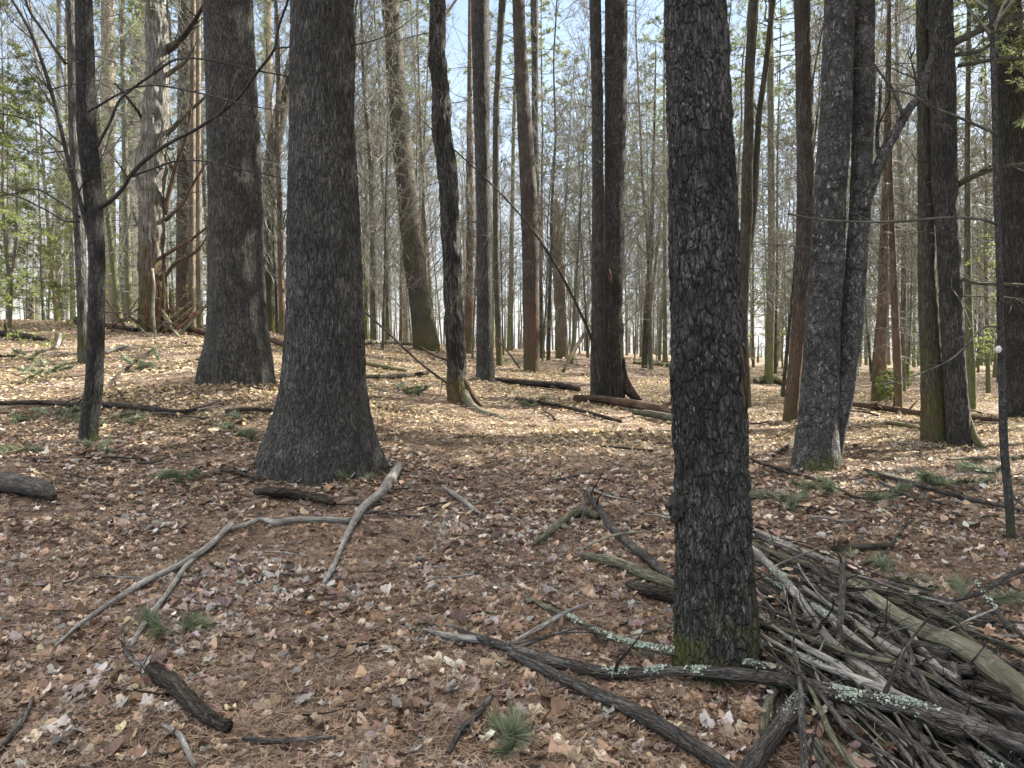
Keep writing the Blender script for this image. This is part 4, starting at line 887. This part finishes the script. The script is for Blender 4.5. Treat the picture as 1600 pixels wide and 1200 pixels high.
# ------------------------------------------------------------------ fallen wood
def gz(px, py, w_, lift=0.):
    q = G(px, py); r = w_ / 2 / F * q[1]; q[2] += r * .85 + lift + .035; return q, r
LIFT = 1.
def wood(name, pts, mat, label, cat='branch', lift=None, amp=.15, kind='x', side=0, group=None, seed=0, sides=None, n=None, ds=None, kids=(), lich=()):
    """piece of wood lying on the ground through photo pixels (px, py, width[, lift])"""
    qs = []; rr = []
    for p in pts:
        q, r = gz(*p[:3]); 
        if len(p) > 3: 
            # raised point: keep the sight line, move towards the camera
            d = ray(p[0], p[1]); h = p[3] * LIFT
            k = np.linspace(0, .5, 200); c = q[None] + (CAM - q)[None] * k[:, None]; gg = ground(c[:, 0], c[:, 1])
            j = np.argmin(np.abs(c[:, 2] - gg - h)); q = c[j]; r = p[2] / 2 / F * q[1]
        qs.append(q); rr.append(r)
    qs = np.array(qs); off = qs.mean(0); off[2] = ground(off[0], off[1])
    mb = MB(); Ym = off[1]
    n_ = n or int(max(8, min(48, max(p[2] for p in pts) * 1.6)))
    c, r, s = skin(mb, qs - off, rr, ds or max(.006, Ym * .004), n_, max(rr) * amp, kind, seed + 40)
    rs_ = np.random.RandomState(seed + 3)
    if side:
        b2, d2, L2, t2 = children(c[None], np.array([s[-1]]), side, rs_, lo=.1, spread=.7, ratio=.22, upb=.15); L2 = np.minimum(L2, .5)
        p2 = grow(b2, d2, L2, 5, .12, .0, rs_); rb = np.interp(t2 * (len(r) - 1), np.arange(len(r)), r) * .4
        tubes(mb, p2, rb[:, None] * np.linspace(1, .3, 5)[None], 6)
    if lich:
        root = empty(name, off, label, cat, group); mb.build('stem', M[mat], root)
        m2 = MB(); ui = np.linspace(0, 1, len(c))
        for (a0, a1, kk) in lich:
            t = (a0 + a1) / 2 + rs_.normal(0, (a1 - a0) * .3, kk); t = np.clip(t, 0, 1); pc = np.stack([np.interp(t, ui, c[:, k]) for k in range(3)], -1); rc = np.interp(t, ui, r)
            tg = c[-1] - c[0]; tg /= np.linalg.norm(tg); sd = np.cross(tg, [0, 0, 1]); sd /= np.linalg.norm(sd); upv = np.cross(sd, tg)
            an = rs_.normal(.25, .55, kk); nrm = np.sin(an)[:, None] * sd * 1. + np.cos(an)[:, None] * upv
            pc = pc + nrm * rc[:, None] * 1.02; nv = 7; th = np.arange(nv) * 6.283 / nv
            e1 = tg[None]; e2 = np.cross(nrm, e1); szl = rs_.uniform(.002, .008, kk) * rs_.rand(kk) ** .5 * Ym / 3.2
            ring = pc[:, None] + szl[:, None, None] * (np.cos(th)[None, :, None] * e1[:, None] + np.sin(th)[None, :, None] * e2[:, None]) * rs_.uniform(.6, 1.3, (kk, nv, 1)) + nrm[:, None] * rs_.uniform(.0, .008, (kk, nv, 1))
            vv = np.concatenate([pc[:, None] + nrm[:, None] * .002, ring], 1); ii = np.arange(1, nv + 1); tt_ = np.stack([0 * ii, ii, np.roll(ii, -1)], -1)
            m2.add(vv.reshape(-1, 3), tris=(tt_[None] + (np.arange(kk) * (nv + 1))[:, None, None]).reshape(-1, 3))
        m2.build('lichen_crust', M['lichen'], root, smooth=False); return root
    if kids:
        root = empty(name, off, label, cat, group); mb.build('stem', M[mat], root)
        for nm, kp, km in kids:
            qk = []; rk = []
            for p in kp:
                q, r_k = gz(*p[:3])
                if len(p) > 3:
                    k = np.linspace(0, .5, 200); cc = q[None] + (CAM - q)[None] * k[:, None]; gg = ground(cc[:, 0], cc[:, 1]); j = np.argmin(np.abs(cc[:, 2] - gg - p[3] * LIFT)); q = cc[j]
                qk.append(q); rk.append(r_k)
            m2 = MB(); skin(m2, np.array(qk) - off, rk, max(.006, Ym * .004), 12, max(rk) * amp, kind, seed + 60); m2.build(nm, M[km], root)
        return root
    o = mb.build(name, M[mat], None, off=None); o.location = off
    return tag(o, label, cat, group)
wood('fallen_branch', [(624,738,13),(606,768,16),(590,785,13),(572,800,13),(556,822,12),(540,852,9),(524,890,8),(506,924,7)], 'silver',
     'pale forked branch lying from the widest pine toward the viewer', 'branch', kids=[('side_branch', [(548,824,9),(505,822,9),(460,823,10),(432,828,10),(408,822,8),(385,830,8),(362,836,7)], 'silver')])
wood('fallen_branch', [(362,828,8),(330,862,9),(285,893,10),(235,918,10),(180,950,9),(130,985,8),(86,1024,6)], 'silver', 'long grey stick slanting down left from the tip of the pale forked branch', side=2, seed=1)
wood('fallen_branch', [(364,830,7),(320,868,8),(288,900,8),(268,930,8),(245,962,9),(222,995,9),(204,1025,8)], 'silver', 'whitish straight stick leading down to the small green needle tuft', seed=2)
wood('fallen_branch', [(192,990,3),(194,1020,5),(205,1045,7),(230,1062,9),(246,1072,8)], 'stick', 'thin curved stick hooked above the short mossy log piece', seed=3, side=3)
wood('log_piece', [(236,1066,20),(262,1086,26),(290,1112,26),(318,1138,24),(355,1158,20)], 'log', 'short thick dark rotten log piece at lower left with a mossy end', 'log', seed=4, amp=.25, kind='pine')
wood('log_piece', [(398,778,10),(430,782,16),(470,786,15),(505,792,15),(522,797,8)], 'log', 'black rotten bark slab just in front of the widest pine', 'log', seed=5, amp=.3, kind='pine')
wood('log_piece', [(-30,768,30),(10,772,30),(45,778,30),(70,784,26),(84,788,10)], 'stick', 'grey log end poking in at the left edge', 'log', seed=6, amp=.12)
wood('fallen_branch', [(255,1148,6),(280,1165,8),(290,1185,9),(305,1215,9)], 'silver', 'short pale bent twig at the bottom left', 'twig', seed=7)
wood('fallen_branch', [(52,1105,5),(38,1140,8),(20,1165,10),(0,1190,9)], 'stick', 'grey stick in the bottom left corner', seed=8, side=3)
wood('fallen_branch', [(380,1170,8),(430,1176,9),(470,1172,8),(525,1168,5)], 'stick', 'short grey stick lying level at the bottom edge left of centre', seed=9)
wood('fallen_branch', [(768,1105,10),(745,1135,12),(720,1160,11),(700,1195,9)], 'stick', 'dark stick pointing down beside the green tuft at bottom centre', seed=10)
wood('fallen_branch', [(692,768,6),(715,785,8),(735,800,7),(752,812,4)], 'silver', 'short silvery stick alone on the leaves right of the widest pine', 'stick', seed=11)
wood('fallen_branch', [(0,637,7),(60,636,8),(120,640,8),(170,640,9),(230,645,9),(290,650,7),(345,632,4)], 'log', 'long thin dark branch lying across behind the left maple', seed=12, side=5)
wood('fallen_branch', [(345,742,4),(380,748,6),(405,757,4)], 'log', 'small dark twig at the left root of the widest pine', 'twig', seed=13)
wood('fallen_branch', [(352,650,6),(390,646,7),(425,648,6)], 'log', 'dark short branch in front of the second widest pine', seed=14)
wood('fallen_log', [(896,628,10),(940,632,12),(985,640,15),(1030,650,17),(1080,662,18)], 'logred', 'reddish brown log running behind the nearest flaky trunk', 'log', seed=15, kind='pine', side=3)
wood('fallen_log', [(990,650,8),(1020,656,11),(1060,664,13),(1090,670,12)], 'mosslog', 'shorter mossy log lying under the reddish log', 'log', seed=16)
wood('fallen_log', [(770,596,6),(800,602,9),(840,606,10),(880,610,11),(905,614,8)], 'log', 'dark brown log ending at the foot of the twin pines', 'log', seed=17, side=4)
wood('fallen_branch', [(805,628,5),(850,636,6),(900,645,6),(970,664,6)], 'log', 'long thin dark branch on the sunny slope in front of the twin pines', seed=18, side=6)
wood('fallen_branch', [(935,702,3),(980,706,4),(1020,710,4)], 'log', 'thin dark twig on leaves left of the nearest flaky trunk', 'twig', seed=19)
wood('fallen_log', [(1320,636,7),(1355,640,9),(1390,645,10),(1440,652,9)], 'logred', 'long reddish log behind the joined pair of trunks', 'log', seed=20, side=5)
wood('fallen_log', [(1384,666,6),(1412,670,7),(1442,676,6)], 'tan', 'short tan log touching the mossy trunk of the joined pair', 'log', seed=21)
wood('fallen_log', [(1510,658,7),(1535,660,8),(1562,662,7)], 'logred', 'short brown log right of the joined pair', 'log', seed=22)
wood('fallen_branch', [(1350,740,5),(1385,752,7),(1430,765,8),(1475,778,8),(1520,790,8),(1560,798,6),(1640,815,5)], 'stick', 'long dark branch running toward the thin young tree', seed=23, side=7)
wood('fallen_branch', [(1372,758,4),(1400,775,6),(1430,786,6),(1470,794,5)], 'stick', 'shorter dark branch just below the one running toward the thin young tree', seed=24, side=4)
wood('fallen_branch', [(1175,725,4),(1215,740,6),(1260,752,5),(1290,760,3)], 'log', 'thin dark branch in front of the blotched twin maple', seed=25)
wood('fallen_branch', [(1208,718,5),(1228,705,6),(1244,690,6)], 'log', 'short dark stick leaning at the left foot of the blotched twin maple', 'stick', seed=26)
wood('fallen_branch', [(1330,898,3),(1365,885,5),(1388,868,5),(1402,845,4),(1425,820,2)], 'stick', 'slim curved twig rising above the top of the brush pile', 'twig', seed=27, side=2)
wood('fallen_branch', [(1300,868,8),(1340,868,11),(1390,864,9)], 'log', 'short flat black log behind the brush pile', 'log', seed=28)
wood('fallen_branch', [(1480,724,4),(1530,722,5),(1590,722,5)], 'palelog', 'pale thin stick in the sunlit patch right of the joined pair', 'stick', seed=29)
# logs on the left rise
for i, (pl, mt, lb) in enumerate([([(0,468,9),(40,470,10),(90,478,9),(125,492,10)], 'logred', 'upper brown log of the heap on the left rise'), ([(35,486,10),(80,496,14),(125,508,12)], 'logred', 'thicker reddish log of the heap on the left rise'),
        ([(0,527,9),(40,532,10),(75,536,7)], 'log', 'dark log at the left edge on the rise'), ([(62,468,6),(90,482,8),(118,495,7)], 'log', 'slanting dark pole of the heap on the left rise'), ([(95,525,5),(92,540,5),(88,548,4)], 'silver', 'small white curved root on the left rise'),
        ([(165,512,6),(185,516,8),(212,520,7)], 'log', 'dark log left of the dead snag foot'), ([(268,512,6),(300,520,9),(330,528,9)], 'logred', 'brown log right of the dead snag foot'), ([(420,535,9),(440,542,10),(460,548,8)], 'logred', 'brown log showing between the two widest pines'),
        ([(560,540,5),(600,538,6),(645,541,6)], 'palelog', 'pale yellowish branch on the ridge left of the leaning trunk'), ([(560,570,6),(590,577,8),(635,583,6)], 'tan', 'tan log on the ridge right of the widest pine'),
        ([(560,592,5),(610,594,7),(668,588,6)], 'log', 'dark log in front of the leaning trunk'), ([(655,545,4),(680,560,5),(698,566,5)], 'logred', 'slanting reddish branch at the leaning trunk foot'), ([(165,555,4),(185,549,6),(205,545,5)], 'silver', 'pale short stick right of the left maple'),
        ([(200,640,2),(180,600,3),(205,575,4),(245,545,3)], 'log', 'thin brown twig on the slope below the dead snag'), ([(990,570,5),(1020,572,7),(1045,573,5)], 'tan', 'pale log left of the nearest flaky trunk far back'), ([(1180,600,8),(1205,598,14),(1228,603,8)], 'tan', 'pale sunlit stump heap right of the forked mossy tree')]):
    wood('fallen_log' if 'log' in lb else 'fallen_branch', pl, mt, lb, 'log' if 'log' in lb else 'branch', seed=60 + i, side=3, amp=.2)
# poles that lean: real leaning trunks
def pole(pts, Y0, Y1, mat, label, name='leaning_pole', side=6, seed=0):
    n = len(pts); q = np.array([P(p[0], p[1], Y0 + (Y1 - Y0) * i / (n - 1)) for i, p in enumerate(pts)]); rr = [p[2] * .7 / 2 / F * Y0 for p in pts]
    off = q[-1].copy(); mb = MB(); c, r, s = skin(mb, q - off, rr, .08, 10, max(rr) * .15, 'x', seed)
    rs_ = np.random.RandomState(seed); b2, d2, L2, t2 = children(c[None], np.array([s[-1]]), side, rs_, ratio=.2, upb=.2); L2 = np.minimum(L2, 1.3)
    p2 = grow(b2, d2, L2, 5, .12, 0, rs_); tubes(mb, p2, .01 * np.linspace(1, .3, 5)[None].repeat(len(p2), 0), 4)
    o = mb.build(name, M[mat], None); o.location = off; return tag(o, label, 'pole')
pole([(640,170,1.5),(700,225,3),(760,280,3.6),(812,335,4.2),(850,385,5),(880,435,5.5),(905,485,5.5),(924,530,6),(931,575,6),(938,612,6)], 17.5, 16.8, 'log', 'long thin dead pole slanting down to the twin pines', seed=2, side=9)
pole([(922,505,6),(905,535,9),(893,555,10),(880,580,8)], 20, 19, 'tan', 'short tan pole propped against the twin pines from the left', seed=3, side=3)
pole([(560,478,4),(590,505,4.5),(622,535,5),(660,570,5),(700,600,4)], 17, 15.5, 'log', 'thin dark pole slanting down in front of the leaning trunk', seed=4, side=2)
pole([(238,420,5),(241,450,6),(239,480,7),(241,510,6),(243,538,3)], 18, 17.5, 'palelog', 'pale peeled stick standing against the dead snag', seed=5, side=2)
pole([(775,530,4),(790,545,4),(812,575,4)], 22, 20.5, 'log', 'short dark stick propped by the straight grey trunk foot', seed=6, side=1)

rt_ = np.random.RandomState(77); seen = {}
for i in range(95):
    px = rt_.uniform(10, 1590); py = 560 + 560 * rt_.rand() ** 1.5 + 20
    if py < 640 and px > 1150: py = rt_.uniform(650, 830)
    if px > 1150 and py > 830: continue
    q = G(px, py)
    if q[1] > 40: continue
    ln = rt_.uniform(18, 95); an = rt_.normal(0, .45) + (math.pi if rt_.rand() < .5 else 0); w0 = max(1.6, rt_.uniform(2, 5) * min(1, 5 / q[1] + .35))
    pl = [(px + math.cos(an) * ln * t, py + math.sin(an) * ln * t * .5 + rt_.normal(0, 1.6), w0 * (1.1 - .6 * t)) for t in (0, .3, .65, 1)]
    hn_ = min(HERO, key=lambda h: abs(h[0] - px))
    lk = rt_.randint(4); look = ['grey', 'dark brown', 'pale', 'blackish'][lk]; size = 'tiny' if ln < 40 else 'short' if ln < 65 else 'slender'
    side_ = 'left' if px < hn_[0] else 'right'; zone = 'nearest the viewer' if py > 900 else 'midway' if py > 720 else 'far back'
    lb = f'{size} {look} twig on the leaves, {zone}, {side_} of the {hn_[1]}'; seen[lb] = seen.get(lb, 0) + 1
    if seen[lb] > 1: continue
    wood('fallen_twig', pl, ['stick', 'logred', 'silver', 'log'][lk], lb, 'twig', seed=300 + i, side=rt_.randint(0, 4), group='small twigs scattered on the leaves')

rt_ = np.random.RandomState(9)
for i in range(16):
    x0 = rt_.uniform(165, 300); y0 = rt_.uniform(470, 508); an = rt_.choice([-1, 1]) * rt_.uniform(.1, .7); ln = rt_.uniform(35, 75); sg = rt_.choice([-1, 1])
    pole([(x0 + sg * math.cos(an) * ln * t, y0 - abs(math.sin(an)) * ln * t + 26 * (1 - t), (3 + 4 * rt_.rand()) * (1.2 - .8 * t)) for t in (1, .66, .33, 0)], T['snag'][1] - rt_.uniform(-.8, 1.2), T['snag'][1] - rt_.uniform(.2, 1.6), ['logred', 'tan', 'rot', 'mosslog'][i % 4],
         f"{['reddish', 'pale tan', 'rusty broken', 'mossy'][i % 4]} branch {['leaning', 'lying', 'propped', 'slanting'][i // 4]} in the tangle at the foot of the dead snag", name='fallen_branch', side=3, seed=i)

# ------------------------------------------------------------------ brush pile
B = 'branches heaped in the brush pile'; LIFT = .62
def bw(pts, mat, label, seed, side=1, **k): return wood('pile_branch', pts, mat, label, 'branch', seed=seed, side=side, group=B, **k)
bw([(1325,925,15,.30),(1365,955,21,.34),(1410,990,26,.38),(1455,1015,30,.40),(1490,1030,33,.40),(1530,1055,37,.38),(1570,1090,41,.36),(1630,1140,45,.32)], 'palelog', 'thick smooth pale log on top of the brush pile', 1, 0, amp=.06)
bw([(1180,838,6,.1),(1230,862,9,.14),(1275,882,11,.18),(1315,898,12,.2)], 'silver', 'smooth grey pole at the upper left top of the brush pile', 2, 0, amp=.05)
bw([(700,990,5,.02),(740,1010,11,.02),(790,1028,15,.04),(840,1045,17,.06),(900,1062,19,.07),(960,1072,18,.09),(1040,1068,17,.12),(1110,1070,18,.14),(1180,1078,20,.2),(1250,1090,22,.28),(1330,1112,24,.34),(1420,1130,26,.36),(1500,1155,28,.36),(1610,1195,30,.36)], 'stick',
   'longest dark stem crossing in front of the nearest flaky trunk, spotted with pale lichen', 3, 5, amp=.22, lich=[(.38,.42,160),(.45,.48,150),(.52,.55,130),(.76,.80,300),(.82,.88,260)])
bw([(795,1035,10,.02),(850,1065,16,.03),(905,1092,19,.04),(960,1118,21,.04),(1010,1145,24,.04),(1060,1175,25,.04),(1120,1215,26,.04),(1200,1275,28,.04)], 'stick', 'thick smooth dark branch slanting to the bottom edge centre', 4, 0, amp=.06)
bw([(660,995,4,.02),(700,1008,10,.03),(760,1018,12,.05),(800,1028,14,.06)], 'silver', 'grey tapering stick end reaching farthest left from the pile', 5, 2)
bw([(815,940,4,.02),(850,960,8,.05),(890,978,9,.1),(940,1003,9,.14),(990,1022,10,.16),(1050,1035,13,.17),(1100,1040,13,.18),(1160,1052,12,.18),(1230,1066,11,.2)], 'mosslog', 'slender mossy branch with a crust of pale green lichen, left of the flaky trunk', 6, 3, lich=[(.28,.36,120),(.5,.72,520),(.85,.98,260)])
bw([(800,1018,6,.04),(850,990,8,.1),(880,972,8,.13),(915,955,4,.16)], 'silver', 'thin grey forked twig rising left of the flaky trunk', 7, 1)
bw([(915,775,6,.06),(935,805,12,.1),(955,835,13,.1),(980,860,14,.1),(1010,885,14,.1),(1050,920,14,.1)], 'stick', 'dark branch leading down to the left side of the flaky trunk', 8, 5)
bw([(832,862,7,.02),(860,842,11,.05),(885,822,14,.1),(910,812,14,.1),(935,818,12,.08)], 'mosslog', 'crooked grey branch bent like an elbow left of the flaky trunk', 9, 0)
bw([(916,772,3,.4),(914,800,5,.24),(908,825,5,.08)], 'stick', 'short upright dark twig stub left of the flaky trunk', 10, 0)
bw([(905,868,3,.02),(945,850,4,.14),(975,842,4,.18),(1010,838,2,.2)], 'palelog', 'slender pale twig arched over leaves left of the flaky trunk', 11, 1)
bw([(910,880,9,.03),(960,893,16,.05),(1005,912,18,.06),(1060,935,18,.06)], 'mosslog', 'mossy dark branch passing behind the flaky trunk', 12, 1)
bw([(980,925,8,.02),(1010,940,20,.04),(1040,948,22,.04),(1075,955,20,.04)], 'log', 'split black log end at the left foot of the flaky trunk', 13, 0, amp=.25)
# inner pile, upper-left to lower-right
rsb = np.random.RandomState(21)
named = [
 ([(1185,930,12,.1),(1240,955,30,.14),(1300,985,34,.18),(1350,1030,34,.2),(1400,1080,30,.2),(1450,1120,26,.18)], 'stick', 'thick dark branch with moss spots in the middle of the pile'),
 ([(1270,960,8,.3),(1300,985,14,.34),(1330,1015,16,.34),(1365,1045,18,.32),(1390,1075,18,.3),(1410,1105,18,.26)], 'silver', 'light grey branch with lichen tip near the pile centre'),
 ([(1418,1020,8,.45),(1424,1050,12,.4),(1416,1080,13,.34),(1410,1110,12,.26)], 'stick', 'upright crooked grey branch stub in the middle of the pile'),
 ([(1316,885,9,.55),(1316,930,10,.48),(1314,985,11,.38),(1312,1025,18,.3),(1298,1060,20,.22)], 'stick', 'upright grey stub standing from the upper pile'),
 ([(1488,1060,18,.34),(1494,1090,15,.28),(1490,1120,15,.24),(1480,1148,15,.2)], 'stick', 'bent dark stub below the thick smooth pale log'),
 ([(1215,1035,18,.08),(1245,1060,22,.12),(1280,1095,24,.14),(1320,1130,28,.14),(1370,1160,28,.14),(1430,1205,32,.14)], 'mosslog', 'olive mossy branch slanting to the bottom edge right of centre'),
 ([(1110,1310,30,.02),(1165,1235,30,.06),(1212,1168,28,.12),(1245,1125,26,.18),(1270,1095,22,.2)], 'stick', 'branch running up to the right from the bottom edge under the pile'),
 ([(1400,1105,16,.18),(1450,1085,40,.2),(1490,1075,42,.2),(1530,1065,30,.2)], 'log', 'short thick dark log with a pale lichen rosette inside the pile'),
 ([(1480,1100,14,.14),(1530,1130,26,.14),(1580,1165,26,.14),(1640,1210,26,.12)], 'silver', 'grey smooth branch at the lower right corner of the pile'),
 ([(1190,985,10,.08),(1250,1020,16,.1),(1310,1055,18,.12),(1370,1080,16,.12)], 'log', 'brown branch behind the grey stub'),
 ([(1340,1000,10,.2),(1390,1030,16,.24),(1440,1060,16,.24),(1500,1100,14,.2)], 'mosslog', 'mossy branch directly below the thick smooth pale log'),
 ([(1340,915,8,.1),(1420,955,10,.12),(1500,965,9,.1),(1590,1000,8,.08)], 'stick', 'thin branch above the thick smooth pale log'),
 ([(1522,915,5,.3),(1545,950,7,.22),(1570,985,8,.12),(1610,1020,8,.06)], 'stick', 'thin lichen dotted twig sloping at the right of the pile'),
 ([(1540,1050,14,.1),(1580,1065,18,.1),(1640,1085,20,.1)], 'log', 'dark branch at the right edge behind the thick smooth pale log'),
]
for i, (pl, mt, lb) in enumerate(named): bw(pl, mt, lb, 100 + i, 1, amp=.12, lich=[(.0, .35, 200)] if 'lichen tip' in lb else [(.3, .6, 320)] if 'rosette' in lb else [(.1, .5, 60)] if 'dotted' in lb else [(.7, .95, 220)] if 'bottom edge under' in lb else ())
for i in range(240):
    x0 = rsb.uniform(1150, 1470); y0 = 845 + max(0, (x0 - 1180)) * .42 + rsb.uniform(-8, 190)
    ln = rsb.uniform(140, 420); an = rsb.normal(.60, .2 if i % 5 else .7); w0 = rsb.choice([3, 5, 7, 10, 14], p=[.32, .28, .2, .12, .08]) * rsb.uniform(.85, 1.2); lf = rsb.uniform(.02, .34)
    pl = []
    for k in range(5):
        t = k / 4; pl.append((x0 + math.cos(an) * ln * t + rsb.normal(0, 7), y0 + math.sin(an) * ln * t + rsb.normal(0, 7), w0 * (.6 + .9 * t) * rsb.uniform(.8, 1.2), lf + .05 * math.sin(3 * t)))
    if pl[-1][1] > 1330 or pl[-1][1] < 860 or pl[-1][0] > 1750: continue
    bw(pl, ['stick', 'stick', 'log', 'mosslog', 'silver', 'stick'][i % 6], f"{'hair thin' if w0 < 5 else 'thin' if w0 < 8 else 'medium' if w0 < 12 else 'thick'} {['dark grey', 'blackish', 'brown rotten', 'mossy green', 'silver grey', 'dull grey'][i % 6]} {['straight', 'bent', 'crooked'][i % 3]} branch in the {'top' if y0 < 900 else 'upper' if y0 < 960 else 'middle' if y0 < 1020 else 'lower' if y0 < 1080 else 'bottom'} {'far left' if x0 < 1210 else 'left' if x0 < 1270 else 'centre' if x0 < 1340 else 'right' if x0 < 1400 else 'far right'} of the brush pile", 200 + i, 3 if w0 < 9 else 2, amp=.15, lich=[(.2 + .6 * (i % 9) / 9, .35 + .6 * (i % 9) / 9, 90)] if i % 8 == 0 and w0 > 5 else ())
# lichen crusts on the pile
def lichen(px, py, w_, h_, lift, seed, n=60):
    q = G(px, py); k = np.linspace(0, .5, 200); c = q[None] + (CAM - q)[None] * k[:, None]; gg = ground(c[:, 0], c[:, 1]); q = c[np.argmin(np.abs(c[:, 2] - gg - lift))]
    return q
for (px, py, w_, h_, lf) in []: pass

# ------------------------------------------------------------------ green sprigs
def sprig(px, py, r, n, label, seed, ln=.11, mat='sprig', w_=.003):
    q = G(px, py); rs_ = np.random.RandomState(seed); mb = MB(); Yq = q[1]
    n = int(n * .65); k = max(4, n // 40); st = rs_.normal(0, r * .28, (k, 3)); st[:, 2] = .02
    d = rot_dirs(rs_.uniform(0, 6.28, k), rs_.uniform(.02, .35, k)); Ls = np.full(k, r * .8)
    p = grow(st, d, Ls, 5, .08, -.02, rs_); 
    for a in range(k): p[a, :, 2] = np.maximum(p[a, :, 2], .015)
    tubes(mb, p, .003 * np.linspace(1, .5, 5)[None].repeat(k, 0), 4, 0)
    tt = rs_.uniform(.3, 1, (k, n // k)); c = pick(p, tt).reshape(-1, 3)
    needles(mb, c, np.repeat(d, n // k, 0), 6, ln, max(w_, Yq * .0007), rs_, m=1, spread=.45)
    for v in mb.v: v[:, 2] = np.maximum(v[:, 2], .004) + ground(v[:, 0] + q[0], v[:, 1] + q[1]) - q[2]
    o = mb.build('pine_sprig', [M['twigd'], M[mat]], None, smooth=False); o.location = q
    return tag(o, label, 'pine sprig', 'green pine sprigs dropped on the leaves')
for i, (px, py, r, n, lb) in enumerate([
    (252,990,.17,320,'green needle tuft beside the whitish straight stick'), (60,655,.55,500,'bushy green sprig left of the left maple foot'), (165,660,.5,400,'green sprigs right around the left maple foot'),
    (20,705,.4,260,'pale green sprig at the left edge above the grey log end'), (290,752,.35,320,'green sprig left of the widest pine root'), (160,705,.25,160,'small green sprig just below the left maple foot'),
    (380,675,.4,260,'green sprig between the two widest pines'), (610,610,.7,360,'green sprigs on the slope right of the widest pine'), (240,575,.9,420,'green sprigs below the dead snag'), (60,588,.9,500,'wide green sprigs on the left slope'),
    (1245,792,.4,340,'green sprig in front of the blotched twin maple'), (1345,775,.45,420,'green sprig right of the blotched twin maple foot'), (1500,760,.6,560,'grey green sprigs beside the thin young tree'), (1560,745,.55,460,'bushy green sprig behind the thin young tree'),
    (790,1165,.16,260,'green needle tuft at the bottom edge centre'), (1400,905,.3,260,'dull green sprig above the brush pile'), (1490,940,.35,320,'dull green sprig right of the brush pile top'), (845,638,.5,200,'small green sprig on the dark branch before the twin pines'),
    (1120,1040,.05,60,'tiny bright green tuft at the foot of the flaky trunk'), (560,752,.14,120,'little green tuft at the right foot of the widest pine'), (1330,885,.2,120,'small green sprig behind the short flat black log'), (50,560,.8,300,'dark green sprig on the rise at the left edge')]):
    sprig(px, py, r, n, lb, i)
# little fir seedling in the right background
def seedling(px, py, h, label, seed):
    q = G(px, py); rs_ = np.random.RandomState(seed); root = empty('fir_seedling', q, label, 'seedling')
    m1 = MB(); tp = trunk_pts(h, rs_, .01); tubes(m1, tp[None], np.linspace(.012, .004, len(tp))[None], 6); m1.build('stem', M['sapling'], root)
    m2 = MB(); pine_crown(m2, tp, h, rs_, t0=.12, nb=30, Lmax=h * .4, el=(0, .4), sub=5, tuft=6, per=7, ln=.05, wd=.012, r=.006); m2.build('crown', [M['twigd'], M['needle_y']], root)
seedling(1385, 632, .9, 'small light green fir seedling behind the joined pair', 1)
seedling(1412, 610, 1.0, 'second small fir seedling farther right in the background', 2)
print('objects', len(bpy.data.objects))
